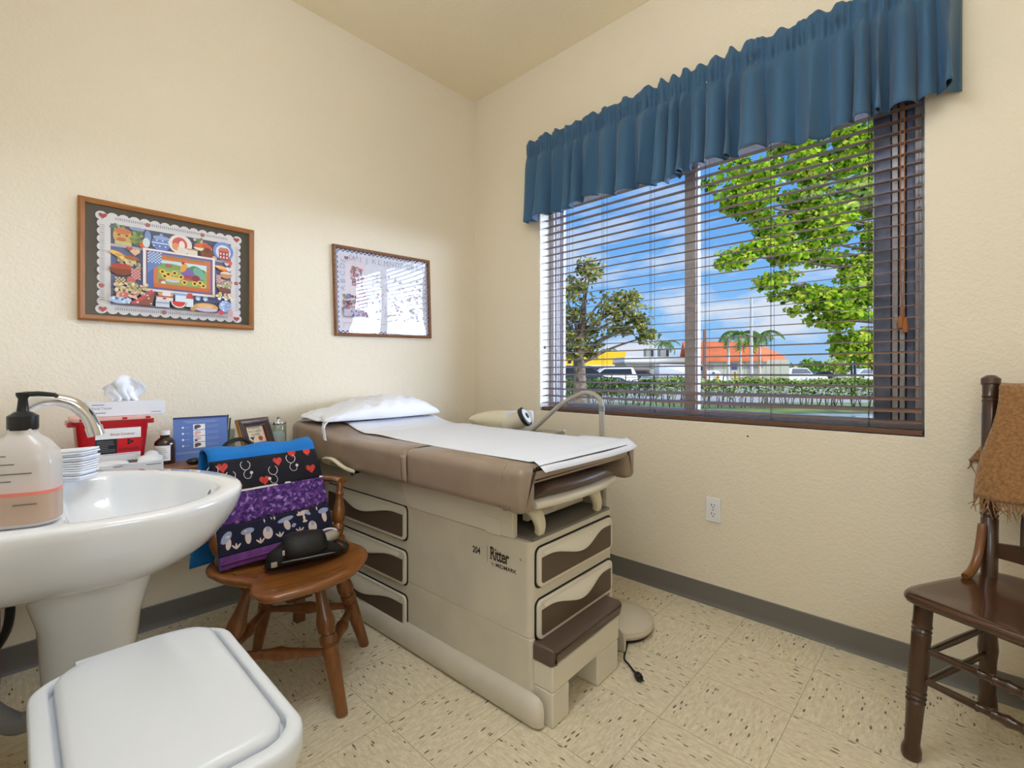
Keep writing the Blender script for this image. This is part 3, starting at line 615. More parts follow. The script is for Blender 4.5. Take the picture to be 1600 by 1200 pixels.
def drawer(w_, h, P, name):
    bump = lambda x: max(0, cos(pi*min(1, abs(x)/(w_*.38))*.5))**2
    yt = lambda x: .76*h-.27*h*bump(x)
    gp = MB(); gp.prism(rrect(-w_/2-.006, w_/2+.006, -.006, h+.006, .024), -.001, .0015, P)
    d = MB(); d.prism(rrect(-w_/2, w_/2, 0, h, .022), .0, .012, P); d = d.build(name, 'shell_light', tb, bevel=.003)
    gp.build('recess', 'gap_dark', d, smooth=False)
    N = 30; xs = [lerp(w_/2-.015, -w_/2+.015, i/N) for i in range(N+1)]
    pts = [(-w_/2+.022, .012), (w_/2-.022, .012), (w_/2-.015, .018)]+[(x, yt(x)) for x in xs]+[(-w_/2+.015, .018)]
    pn = MB(); pn.prism(pts, .0115, .0135, P); pn.build('front_panel', 'drawer_brown', d, smooth=False)
    hd = MB()
    def G(u, v):
        x = lerp(-w_*.44, w_*.44, u); y0 = yt(x); b_ = bump(x)
        if v < .25: return P(x, y0+.004*(v/.25), .012+(.003+.016*b_)*sin(v/.25*pi/2))
        q = (v-.25)/.75; return P(x, y0+.004+(h-.012-y0-.004)*q, .012+(.003+.016*b_)*cos(q*pi/2)**1.2)
    hd.grid(G, 36, 12); hd.build('handle', 'shell_light', d, ang=60)
    return d
for z in (.410, .243): drawer(.468, .124, lambda x, y, d, z=z: (x-.006, -d, z+y), 'front_drawer')
for z in (.419, .238, .058): drawer(.63, .135, lambda x, y, d, z=z: (UL-d, .955-x, z+y), 'side_drawer')
# pull-out step
st = MB()
for u0, u1 in ((-.250, -.160), (.012, .158)): st.bb(u0, u1, -.074, .10, .0, .1085)
st.bb(-.250, .165, -.074, .10, .108, .19)
bmesh.ops.dissolve_limit(st.bm, angle_limit=.01, verts=st.bm.verts, edges=st.bm.edges)
stp = st.build('step', 'shell_light', tb, smooth=False, bevel=.006)
tp = MB(); q = fillet([(-.254, .19), (.167, .19), (.185, .215), (.185, .243), (-.254, .243)], [.004, .004, .02, .012, .012])
tp.loft([[(u, v, z) for u, z in inset(q, i)] for v, i in ((-.082, .016), (-.076, .005), (-.064, 0), (.10, 0))]); tp.build('step_tread', 'vinyl_dark', stp, ang=50)
# foot rest that slides out under the front
fs = MB()
fs.loft([[(u, -.012-.030*(1-(u/.26)**2)+dv, z) for dv, z in ((.28, .664), (.0, .664), (-.006, .670), (-.006, .684), (0, .690), (.28, .690))] for u in [lerp(UL+.006, UR-.006, k/18) for k in range(19)]])
fs.build('footrest', 'shell_light', tb, ang=50)
fp = MB(); fp.loft([[(u, .006-.034*(1-(u/.27)**2)+dv, .692+zz*min(1, (UR-.012-abs(u-(UL+UR)/2)-.0)/.1+.45)) for dv, zz in ((.27, 0), (.012, 0), (-.008, .012), (-.008, .03), (.014, .044), (.27, .046))] for u in [lerp(UL+.012, UR-.012, k/18) for k in range(19)]])
fp.build('footrest_pad', 'vinyl_dark', tb, ang=60)
# stirrups folded into the tray
sr = MB()
sr.bb(-.19, .155, .075, .10, .592, .648); sr.build('stirrup_bar', 'shell_beige', tb, bevel=.006)
MB().bb(-.05, .085, .070, .076, .605, .638).build('stirrup_plate', 'shell_light', tb, bevel=.003)
for u in (-.195, .165):
    k = MB(); rings = []
    for i in range(15):
        a = lerp(-.35, 1.0, i/14)*pi*.62; rr = .062; c = (.085, .585)
        y = c[0]-.018-rr*sin(a)*.95+.01; z = c[1]+rr*cos(a)*.95+.004; wd = lerp(.014, .027, sin(pi*min(1, (i+3)/16))); th = .013
        n = Vector((-sin(a), cos(a)))
        rings.append([(u+x*wd, y+n.x*t*th, z+n.y*t*th) for x, t in ((-1, -.6), (-.8, -1), (.8, -1), (1, -.6), (1, .6), (.8, 1), (-.8, 1), (-1, .6))])
    k.loft(rings); k.build('stirrup_cup', 'cream_plastic', tb, ang=60)
# upholstery: side bolsters hang lower than the front
def cush(zt=0, zb=0): return fillet([(-.36, .676+zb), (-.292, .676+zb), (-.284, .752), (.284, .752), (.292, .676+zb), (.36, .676+zb), (.362, .812+zt), (-.362, .812+zt)], [.022, .016, .006, .006, .016, .022, .05, .05], 6)
def cushion(name, vs_, ins, zf, zbf=lambda v: 0):
    m = MB()
    def part_(pf): m.loft([[(u, v, z) for u, z in inset(pf(zf(v), zbf(v)), i)] for v, i in zip(vs_, ins)])
    part_(lambda zt, zb: fillet([(-.31, .752), (.31, .752), (.31, .812+zt), (-.31, .812+zt)], [.012, .012, .001, .001], 4))
    for s_ in (-1, 1):
        part_(lambda zt, zb: [(s_*u, z) for u, z in fillet([(.288, .676+zb), (.36, .676+zb), (.362, .8117+zt), (.287, .8117+zt)], [.028, .026, .05, .003], 6)])
    return m.build(name, 'vinyl_taupe', tb, ang=75)
seat = cushion('seat_cushion', [-.042, -.040, -.034, -.022, -.005, .07, .2, .35, .50, .518, .528], [.018, .012, .005, .001, 0, 0, 0, 0, 0, .003, .010], lambda v: 0, lambda v: -.006 if v < .06 else 0)
head = lambda v: interp(v, [0, .95, 1.02, 1.10, 1.2, 1.40, 1.5], [0, 0, -.004, .006, .030, .042, .038])
cushion('back_cushion', [.530, .534, .545, .6, .8, .95, 1.0, 1.05, 1.1, 1.15, 1.2, 1.3, 1.4, 1.46, 1.478, 1.488], [.012, .004, .0, 0, 0, 0, 0, 0, 0, 0, 0, 0, 0, .003, .010, .02], head)
for v, i in ((.035, -.0035), (.005, -.002)):
    r = [(u, v, z) for u, z in inset(cush(), i) if abs(u) > .30]
    for sg in (-1, 1): MB().tube([q for q in r if q[0]*sg > 0 and (q[2] < .80 or abs(q[0]) > .335)], .0022, 6).build('piping', 'vinyl_taupe', seat)
fl = MB(); fl.grid(lambda u, v: (-.364-.010*sin(pi*u)*(1-.6*v), .515+.03*u-.006*v, .79-.10*v), 8, 8); fl.build('fold_flap', 'vinyl_taupe', seat, solid=.003)
rh = MB(); rh.tube(spline([(-.30, 1.12, .668), (-.365, 1.10, .69), (-.402, 1.04, .718), (-.41, .96, .725), (-.398, .90, .70), (-.36, .885, .678)], 5), .016, 10, flat=.5); rh.build('release_handle', 'cream_plastic', tb)
rl = MB(); rl.tube([(-.30, .90, .674), (-.37, .885, .672), (-.38, .86, .672)], .007, 8); rl.build('release_lever', 'black_plastic', tb)
lg = MB()
def L(v0, z0): return lambda x, y, d: (UL-.0008, v0-x, z0+y)
lg.mi = 0
lg.text('204', .032, L(.262, .468), .80, bold=.0007); lg.text('Ritter', .060, L(.178, .466), .66, space=.92, bold=.0013); lg.text('by', .020, L(.172, .446), .8); lg.text('MIDMARK', .018, L(.152, .445), 1.15, bold=.0003); lg.text('®', .012, L(.046, .492))
for x in (.0, ): pass
# small slab serifs so the name reads as a roman face
for xx, z in ((.1765, .466), (.1765, .501)): lg.poly([L(xx, z)(a, b_, 0) for a, b_ in ((-.003, 0), (.012, 0), (.012, .0022), (-.003, .0022))])
lg.mi = 1; lg.poly([L(.190, .452)(a, b_, 0) for a, b_ in ((0, 0), (.0016, 0), (.0016, .056), (0, .056))])
lg.build('maker_lettering', ['logo_dark', 'logo_red'], tb, smooth=False, fix=False)

# ------------------------------------------------------------------ paper, pillow
TM = Matrix.Translation((1.385, .99, 0)) @ Matrix.Rotation(R(2.3), 4, 'Z')
def T3(u, v, z): return tuple(TM @ Vector((u, v, z)))
rn_ = random.Random(11); ph = [(rn_.uniform(8, 26), rn_.uniform(5, 20), rn_.uniform(0, 6)) for _ in range(7)]
def paper(u, v):
    vv = lerp(-.062, 1.24, v**1.0); uu = lerp(-.272+.05*max(0, vv), .338, u)
    z = .8124+head(vv)+.0048*min(1, max(0, (vv-.75)/.12))+.0011*sum(sin(a*uu+b_*vv*.6+c) for a, b_, c in ph)/2+.0016
    if vv < -.028: z -= (-.028-vv)*.75
    if u > .88: z += .010*((u-.88)/.12)**2*(1 if vv < .2 else .3)
    if uu > .33: pass
    z += .006*max(0, 1-abs(vv+.025)/.02)
    e = max(0, (abs(uu)-.31)/.05); z -= .012*e*e if abs(uu) > .31 and uu < 0 else 0
    return T3(uu, vv, z)
pm = MB(); pm.grid(paper, 30, 60)
tag(pm.build('table_paper', 'paper_white', ang=80, solid=.0006), 'long white paper sheet running down the middle of the exam table', 'paper sheet')
pw = thing('pillow', 'white pillow in a wrinkled case at the head of the exam table', 'pillow')
n = 44; rn_ = random.Random(5); wr_ = [(rn_.uniform(10, 34), rn_.uniform(-18, 18), rn_.uniform(0, 6)) for _ in range(9)]
def pil(a, b_, top):
    """a along the table's width -1..1, b towards the wall -1..1"""
    fall = ((1-abs(a)**3.2)*(1-abs(b_)**2.6)); fall = max(0, fall)**.38
    thick = interp(a, [-1, -.6, -.1, .4, .8, 1], [.040, .058, .090, .104, .092, .07])
    wv = .0085*sum(sin(p*a+q*b_+c) for p, q, c in wr_)/3*(1 if top else .3)*fall
    u = .002+a*(.345+.012*sin(5*b_)); v = 1.318+b_*(.165+.010*sin(4*a+1))-.018*(a < -.4)*(-.4-a)
    z0 = .8145+.040+head(v)*0
    z = z0+.014+ (thick*fall+wv if top else -.012*fall)
    return T3(u, v, z)
P1 = MB(); P1.grid(lambda u, v: pil(2*u-1, 2*v-1, 1), n, 24); P1.grid(lambda u, v: pil(2*u-1, 2*v-1, 0), n, 24)
bmesh.ops.remove_doubles(P1.bm, verts=P1.bm.verts, dist=.0006)
P1.build('pillowcase', 'pillow_white', pw, ang=180)
cf = MB(); cf.grid(lambda u, v: T3(-.345-.012*u+.02*sin(9*v), lerp(1.16, 1.44, v), .868+.02*sin(pi*v)-.012*u+.006*sin(17*v)), 4, 14); cf.build('case_opening', 'pillow_white', pw, solid=.004)
ts = MB(); ts.grid(lambda u, v: (lambda q: T3(q.x, q.y+(v-.5)*.028, q.z))(Vector(spline([(-.28, 1.17, .885), (-.325, 1.155, .876), (-.362, 1.14, .85), (-.368, 1.12, .805), (-.372, 1.105, .79)], 4)[int(round(u*16))])), 16, 3); ts.build('tie_strap', 'pillow_white', pw, solid=.002)

# ------------------------------------------------------------------ floor-standing exam lamp with gooseneck
lm = thing('exam_lamp', 'beige gooseneck exam lamp on round floor base behind the exam table', 'lamp', (1.785, 1.147, 0))
LO = Vector((1.785, 1.147, 0)); lp = lambda *p: tuple(Vector(p)-LO)
MB().lathe([(.001, .012), (.10, .012), (.138, .016), (.146, .03), (.142, .048), (.118, .066), (.06, .078), (.03, .082), (.001, .083)], 40, lp(1.80, 1.07, 0)).build('base', 'lamp_beige', lm)
MB().lathe([(.11, 0), (.13, .0), (.132, .013), (.11, .013)], 30, lp(1.80, 1.07, 0)).build('base_ring', 'black_plastic', lm)
MB().turned(lp(1.787, 1.125, .07), lp(1.785, 1.147, .945), [(0, .017), (.05, .0125), (1, .0125)], 16).build('pole', 'lamp_grey', lm)
MB().turned(lp(1.785, 1.147, .925), lp(1.785, 1.147, .95), [(0, .0145), (1, .0145)], 16).build('collar', 'grey_plastic', lm)
gn = spline([(1.785, 1.147, .945), (1.785, 1.155, .975), (1.787, 1.19, 1.000), (1.79, 1.245, 1.004), (1.79, 1.32, .975), (1.79, 1.40, .928), (1.79, 1.52, .835), (1.792, 1.60, .782), (1.80, 1.66, .775)], 7)
MB().tube([lp(*p) for p in gn], .0105, 12).build('gooseneck', 'lamp_grey', lm)
ax = (Vector((.688, -.726, 0))*.80+Vector((0, 0, .52))+Vector((-.726, -.688, 0))*.30).normalized(); hc = Vector((1.832, 1.70, .838)); a0 = hc-ax*.075
h_ = MB(); h_.turned(lp(*(a0)), lp(*(hc+ax*.042)), [(0, .001), (.0, .030), (.04, .040), (.2, .046), (1, .048)], 28); hd = h_.build('lamp_head', 'lamp_beige', lm)
MB().turned(lp(*(hc+ax*.040)), lp(*(hc+ax*.062)), [(0, .050), (.1, .053), (.9, .053), (1, .046), (1, .001)], 28).build('rim', 'black_plastic', hd)
d_ = MB(); d_.turned(lp(*(hc+ax*.061)), lp(*(hc+ax*.066)), [(0, .042), (.7, .040), (1, .03), (1, .001)], 24); d_.build('lens', 'white_plastic', hd)
MB().turned(lp(*(hc+ax*.064)), lp(*(hc+ax*.069)), [(0, .016), (1, .015), (1, .001)], 16).build('lens_hub', 'black_plastic', hd)
MB().tube([lp(1.80, 1.66, .775), lp(1.812, 1.685, .79), lp(*(hc-ax*.02-Vector((0, 0, .03))))], .013, 10).build('neck_joint', 'black_plastic', lm)
MB().bb(*[x for p in zip(lp(1.795, 1.52, .765), lp(1.825, 1.575, .805)) for x in p]).build('clamp', 'grey_plastic', lm, bevel=.004)
MB().cyl(lp(1.81, 1.50, .775), lp(1.825, 1.385, .815), .0032).build('lever', 'lamp_grey', lm); MB().ell(lp(1.825, 1.382, .816), (.006,)*3, 10, 6).build('lever_tip', 'white_plastic', lm)
cd_ = spline([(1.80, 1.0, .012), (1.735, .985, .006), (1.66, .955, .004), (1.605, .93, .004), (1.585, .90, .004), (1.562, .868, .006), (1.545, .848, .010)], 7)
pc = MB().tube([lp(*p) for p in cd_], .0035, 8).build('power_cord', 'black_plastic', lm)
pl = MB(); pd = Vector((-.018, -.026, 0)).normalized(); A_ = pd.to_track_quat('Z', 'Y').to_matrix(); pl.lathe([(.001, -.012), (.005, -.012), (.007, -.002), (.013, .004), (.0135, .022), (.011, .026), (.001, .026)], 12, lp(1.54, .842, .0135), A_)
for k in (-1, 1): pl.box(Vector(lp(1.54, .842, .0135))+pd*.034+pd.cross(Vector((0, 0, 1)))*.006*k, (.0016, .006, .017), A_)
pl.build('plug', 'black_plastic', pc)

# ------------------------------------------------------------------ small cart behind the table with a device on it
ct = thing('side_cart', 'low grey cart standing between the exam table and the window wall', 'cart', (2.02, 1.92, 0))
MB().bb(-.20, .19, -.25, .26, .735, .755).build('top', 'lamp_grey', ct, bevel=.004)
for x in (-.18, .17):
    for y in (-.23, .24): MB().cyl((x, y, 0), (x, y, .736), .011).build('leg', 'lamp_grey', ct)
MB().bb(-.18, .17, -.23, .24, .28, .295).build('shelf', 'lamp_grey', ct, bevel=.003)
dv = thing('otoscope_charger', 'white boxy device with a tapering cream cover behind the lamp head', 'medical device', (1.925, 1.855, .755), math.atan2(-.27, .19))
MB().prism(fillet([(-.012, .005), (.125, .005), (.150, .05), (.140, .128), (-.012, .124)], [.006, .02, .02, .012, .006]), -.045, .045, lambda x, y, z: (x, z, y)).build('housing', 'white_plastic', dv, bevel=.004)
nz = MB(); nz.loft([[(x, w_*cos(t), z0+hh*sin(t)) for t in (2*pi*k/20 for k in range(20))] for x, w_, hh, z0 in ((-.008, .05, .062, .066), (-.06, .05, .062, .067), (-.12, .044, .054, .068), (-.175, .032, .038, .071), (-.215, .018, .018, .074), (-.228, .004, .004, .075))]); nz.build('cover', 'cream_plastic', dv)
MB().bb(-.075, -.035, -.0515, -.049, .012, .038).build('cover_patch', 'lamp_beige', dv, bevel=.002)
MB().tube([(.055, -.048, .10), (.06, -.052, .07), (.068, -.053, .03), (.075, -.055, .006)], .0024, 6).build('wire', 'black_plastic', dv)
MB().ell((.118, -.046, .108), (.007, .003, .007), 10, 6).build('knob', 'grey_plastic', dv)
# ------------------------------------------------------------------ pedestal sink
sk_ = thing('pedestal_sink', 'white ceramic pedestal sink with chrome faucet against the left wall', 'sink', (.10, 1.41, 0))
SO = Vector((.10, 1.41, 0)); so = lambda x, y, z=0: (x-.10, y-1.41, z)
OUT = [tuple(p[:2]) for p in spline([(-.155, 1.14, 0), (-.09, 1.120, 0), (-.014, 1.108, 0), (.07, 1.088, 0), (.142, 1.080, 0), (.20, 1.080, 0), (.25, 1.098, 0), (.318, 1.144, 0), (.368, 1.22, 0), (.388, 1.31, 0), (.378, 1.405, 0), (.343, 1.505, 0), (.295, 1.57, 0), (.242, 1.630, 0), (.167, 1.687, 0), (.05, 1.725, 0), (-.155, 1.74, 0)], 6)]
BC = (.205, 1.365)
INN = [(BC[0]+.132*math.copysign(abs(cos(t))**.92, cos(t))-.012*sin(t)*sin(t)+.0*t, BC[1]+.222*math.copysign(abs(sin(t))**.95, sin(t))) for t in (0,)]
def scl(pts, c, s): return [(c[0]+(x-c[0])*s, c[1]+(y-c[1])*s) for x, y in pts]
N = len(OUT)
# inner bowl edge: follow the outline's direction seen from the bowl centre
def inner(k, s=1.0, cx=.19, cy_=1.375):
    x, y = OUT[k]; a = math.atan2(y-cy_, x-cx); r = math.hypot(x-cx, y-cy_)
    ro = min(r-.052, .155/max(.30, abs(cos(a)))) if cos(a) > 0 else min(r-.05, .125/max(.42, abs(cos(a))), .26)
    return (cx+ro*s*cos(a), cy_+ro*s*sin(a))
bz = MB()
rings = []
UC = (.12, 1.40)
for s, z in ((.16, .655), (.34, .655), (.50, .664), (.66, .685), (.80, .718), (.905, .757), (.965, .787), (.992, .808), (1.0, .822)): rings.append([so(max(x, -.157), y, z) for x, y in scl(OUT, UC, s)])
for d, z in ((.002, .829), (.008, .833)): rings.append([so(lerp(x, UC[0], d*2.4), lerp(y, UC[1], d*2.4), z) for x, y in OUT])
for s, z in ((1.05, .832), (1.0, .829), (.965, .818), (.92, .79), (.85, .755), (.70, .722), (.45, .703), (.18, .698), (.04, .697)): rings.append([so(*inner(k, s), z) for k in range(N)])
bz.loft(rings, (1, 1)); basin = bz.build('basin', 'ceramic', sk_, ang=60)
for y, r in ((1.285, .013), (1.325, .010)): MB().ell(so(.331, y, .803), (.005, r*.6, r*.9), 12, 8, A=Matrix.Rotation(R(25), 3, 'Y')).build('overflow_hole', 'grey_plastic', basin)
pdm = MB(); ring = []
for z, rx, ry, cx in ((0, .105, .118, .105), (.02, .105, .118, .105), (.05, .086, .092, .110), (.18, .074, .078, .112), (.40, .074, .080, .116), (.56, .088, .098, .120), (.665, .115, .13, .12), (.70, .118, .135, .12)):
    ring.append([so(cx+rx*math.copysign(abs(cos(t))**.75, cos(t)), 1.41+ry*math.copysign(abs(sin(t))**.75, sin(t)), z) for t in (2*pi*k/36 for k in range(36))])
pdm.loft(ring); pdm.build('pedestal', 'ceramic', sk_, ang=60)
fc = MB(); fc.lathe([(.028, .0), (.028, .006), (.020, .018), (.016, .03)], 20, so(.0, 1.42, .829))
fc.tube([so(*p) for p in spline([(.0, 1.42, .84), (.0, 1.42, .90), (.0, 1.42, .965), (.012, 1.418, 1.01), (.045, 1.413, 1.036), (.085, 1.407, 1.030), (.112, 1.403, 1.003), (.126, 1.40, .967)], 7)], .0135, 16)
fau = fc.build('faucet', 'chrome', sk_, ang=60)
MB().cyl(so(.1235, 1.4005, .975), so(.1285, 1.3995, .955), .0155, .0155, 18).build('aerator', 'chrome', fau)
hv = MB(); hv.turned(so(-.07, 1.50, .83), so(-.07, 1.50, .88), [(0, .022), (.4, .018), (.5, .013), (1, .013)], 16); hv.tube([so(-.07, 1.50, .875), so(-.03, 1.52, .892)], .006, 8); hv.build('faucet_handle', 'chrome', fau)
hs = MB()
hs.tube([so(*p) for p in spline([(-.02, 1.50, .70), (-.005, 1.51, .62), (-.01, 1.54, .52), (-.05, 1.58, .44), (-.09, 1.60, .395), (-.11, 1.60, .38)], 6)], .0085, 10); hs.build('supply_hose', 'black_plastic', sk_)
vl = MB(); vl.cyl(so(-.155, 1.60, .37), so(-.085, 1.60, .37), .011); vl.cyl(so(-.105, 1.60, .36), so(-.105, 1.60, .395), .012); vl.ell(so(-.085, 1.60, .37), (.016, .016, .018), 14, 8); vl.build('stop_valve', 'chrome', sk_)
vk = MB(); vk.lathe([(.001, 0), (.020, .003), (.022, .012), (.018, .022), (.001, .024)], 14, so(-.085, 1.585, .305), Matrix.Rotation(pi/2, 3, 'X')); vk.ell(so(-.06, 1.575, .31), (.022, .02, .026), 14, 8); vk.build('valve_knob', 'white_plastic', sk_)
tp_ = MB(); tp_.tube([so(*p) for p in spline([(.075, 1.46, .66), (.07, 1.46, .50), (.065, 1.46, .40), (.05, 1.46, .355), (.01, 1.46, .345), (-.02, 1.46, .372), (-.05, 1.47, .405), (-.10, 1.47, .41), (-.157, 1.47, .41)], 6)], .021, 14); tp_.build('drain_trap', 'trap_grey', sk_)

# things on the sink
sp0 = thing('soap_dispenser', 'clear pump bottle of pinkish soap with black pump on the sink rim', 'soap dispenser', (.012, 1.172, .8345), R(-20))
bt = MB(); bp_ = [(0, .040, .030), (.003, .047, .035), (.02, .0485, .036), (.105, .0485, .036), (.125, .045, .034), (.143, .032, .026), (.152, .021, .019), (.158, .017, .017), (.170, .017, .017)]
se = lambda a, b_, z, p=.62, n=28: [(a*math.copysign(abs(cos(t))**p, cos(t)), b_*math.copysign(abs(sin(t))**p, sin(t)), z) for t in (2*pi*k/n for k in range(n))]
bt.loft([se(a, b_, z) for z, a, b_ in bp_]); bt.build('bottle', 'soap_plastic', sp0, ang=60)
lq = MB(); lq.loft([se(a, b_, z) for z, a, b_ in ((.002, .043, .0325), (.008, .0484, .0362), (.012, .0489, .0364), (.054, .0489, .0364))]); lq.build('soap', 'soap_liquid', sp0, ang=60)
lq = MB(); lq.loft([se(a, b_, z) for z, a, b_ in ((.0542, .0489, .0364), (.060, .0489, .0364))]); lq.build('soap_foam', 'soap_line', sp0, ang=60)
pu = MB(); pu.lathe([(.001, .162), (.019, .162), (.020, .166), (.020, .186), (.017, .188), (.012, .192), (.008, .194), (.006, .215), (.009, .221), (.009, .226), (.001, .227)], 20)
pu.tube([(.0, 0, .223), (.02, .002, .2235), (.040, .004, .221), (.044, .0045, .217)], [.0045, .0045, .0038, .003], 8); pu.build('pump', 'black_plastic', sp0)
lb = MB()
for z, x0, x1 in ((.122, -.022, -.008), (.108, -.028, .002), (.092, -.034, .024), (.080, -.026, -.002), (.036, -.034, -.02), (.040, .0, .03)): lb.bb(x0, x1, -.0372, -.0366, z-.0011, z+.0011)
lb.build('label_print', 'print_grey', sp0, smooth=False)
tw = thing('paper_towel_stack', 'fanned stack of white folded paper towels on the sink ledge behind the soap bottle', 'paper towels', (.095, 1.605, .831), R(-38))
tm = MB()
for i in range(13):
    z = .0015+i*.0056; s = .6+.4*sin(min(1, i/5)*pi/2); ov_ = .003*(i % 2)+.002*sin(i*2.3)
    w_ = .048*(.86+.14*s); tm.loft([[(x, y, z+zz+.004*(x/.05)*(i/13)) for x, y in rrect(-w_+ov_, w_+ov_+.004*(i/12), -.032-ov_, .03, .009, 3)] for zz in (0, .0046)])
tm.build('towels', 'paper_white', tw, bevel=.0014)

# ------------------------------------------------------------------ step bin in the foreground
bn = thing('waste_bin', 'white plastic lidded waste bin beside the sink in the foreground', 'waste bin', (.148, .875, 0))
def bo(k, z, g=0): return [(x*k, y*k, z) for x, y in rrect(-.134-g, .145+g, -.222-g, .218+g, .058, 8)]
bin_in = lambda g, z: [(x, y, z) for x, y in rrect(-.110-g, .128+g, -.196-g, .2165, .046, 8)]
bm_ = MB(); bm_.loft([bo(.80, .0), bo(.82, .006), bo(.90, .30), bo(.955, .545), bo(.985, .552), bo(.998, .560), bo(1, .580), bo(.993, .588), bo(.975, .591), bin_in(.004, .591), bin_in(0, .588), bin_in(-.001, .572)]); bm_.build('bin_body', 'bin_white', bn, ang=50)
ld = MB(); q = lambda g, z: [(x, y, z) for x, y in rrect(-.103-g, .121+g, -.188-g, .2175, .042, 8)]
ld.loft([q(-.004, .5722), q(0, .575), q(0, .590), q(-.003, .596), q(-.010, .5995), q(-.03, .6015), q(-.06, .6025)]); ld.build('lid', 'bin_white', bn, ang=60)
hg = MB(); hg.loft([[(x, y, z) for x, y in rrect(-.075, .044, .205, .2285, .003, 3)] for z in (.570, .5985)]); hg.build('hinge', 'bin_white', bn, bevel=.002)
MB().bb(-.07, .07, -.235, -.17, .012, .026).build('pedal', 'grey_plastic', bn, bevel=.005)

# ------------------------------------------------------------------ swivel captain's chair with the quilt
ch = thing('swivel_chair', 'golden oak swivel chair with turned legs draped with a colourful quilt', 'chair', (.695, 1.727, 0))
co = lambda x, y, z: (x-.695, y-1.727, z)
LEG = [(0, .0165), (.02, .018), (.30, .0225), (.47, .0255), (.50, .026), (.505, .022), (.52, .022), (.525, .027), (.56, .0285), (.585, .027), (.59, .021), (.605, .020), (.61, .026), (.66, .030), (.71, .028), (.78, .021), (.88, .0165), (1, .0155)]
FT = [(.725, 1.433), (.974, 1.739), (.664, 2.02), (.415, 1.714)]; mid = []
for x, y in FT:
    d = Vector((x-.695, y-1.727, 0)).normalized(); top = Vector((.695, 1.727, 0))+d*.150
    a, b_ = Vector(co(x, y, 0)), Vector(co(top.x, top.y, .392)); MB().turned(a, b_, LEG, 18).build('leg', 'golden_oak', ch); mid.append(a.lerp(b_, .46))
for i in range(4): MB().turned(mid[i], mid[(i+1) % 4], [(0, .011), (.12, .012), (.3, .015), (.42, .018), (.47, .022), (.5, .023), (.53, .022), (.58, .018), (.7, .015), (.88, .012), (1, .011)], 14).build('stretcher', 'golden_oak', ch)
MB().lathe([(.001, .386), (.185, .386), (.192, .392), (.192, .402), (.186, .409), (.001, .410)], 44).build('swivel_disc', 'golden_seat', ch)
MB().bb(-.045, .045, -.045, .045, .295, .386).build('swivel_block', 'block_wood', ch, bevel=.006)
MB().cyl((0, 0, .405), (0, 0, .424), .09).build('swivel_plate', 'black_plastic', ch)
SO_ = [tuple(p[:2]) for p in spline([(.555, 1.410, 0), (.66, 1.400, 0), (.77, 1.432, 0), (.860, 1.515, 0), (.890, 1.60, 0), (.882, 1.70, 0), (.905, 1.79, 0), (.85, 1.862, 0), (.67, 1.885, 0), (.50, 1.862, 0), (.432, 1.79, 0), (.444, 1.68, 0), (.494, 1.575, 0), (.476, 1.50, 0), (.495, 1.432, 0)], 6, True)]
stm = MB(); SC = (.67, 1.66); rg_ = []
for s, z in ((.2, .424), (.80, .424), (.95, .430), (.99, .438), (1.0, .447), (.985, .455), (.95, .4575), (.85, .4545), (.6, .4475), (.3, .445), (.03, .4445)): rg_.append([co(x, y, z) for x, y in scl(SO_, SC, s)])
stm.loft(rg_); stm.build('seat', 'golden_seat', ch, ang=60)
POST = [(0, .013), (.05, .019), (.10, .021), (.13, .019), (.15, .023), (.21, .024), (.25, .019), (.27, .016), (.30, .022), (.45, .025), (.60, .019), (.74, .013), (.80, .017), (.84, .013), (1, .012)]
MB().turned(co(.476, 1.725, .452), co(.432, 1.765, .655), POST, 16).build('arm_post', 'golden_oak', ch)
MB().turned(co(.872, 1.765, .452), co(.900, 1.80, .655), POST, 16).build('arm_post', 'golden_oak', ch)
ar = MB(); ar.tube([co(*p) for p in spline([(.415, 1.70, .662), (.422, 1.77, .664), (.435, 1.845, .664), (.51, 1.925, .664), (.67, 1.955, .664), (.82, 1.925, .664), (.895, 1.855, .664), (.908, 1.795, .664)], 8)], .024, 12, flat=.5); ar.build('arm_rail', 'golden_oak', ch)
for x in (.50, .585, .67, .755, .84): MB().turned(co(lerp(.67, x, .9), 1.868, .452), co(lerp(.67, x, .85), 1.852, .76), [(0, .010), (.3, .014), (.6, .011), (1, .008)], 10).build('spindle', 'golden_oak', ch)
cr = MB(); cr.loft([[co(x, 1.852-.05*((x-.615)/.18)**2+dy, z) for dy, z in ((-.009, .735), (.009, .735), (.009, .782), (0, .79), (-.009, .782))] for x in [lerp(.455, .775, k/14) for k in range(15)]]); cr.build('crest_rail', 'golden_oak', ch)

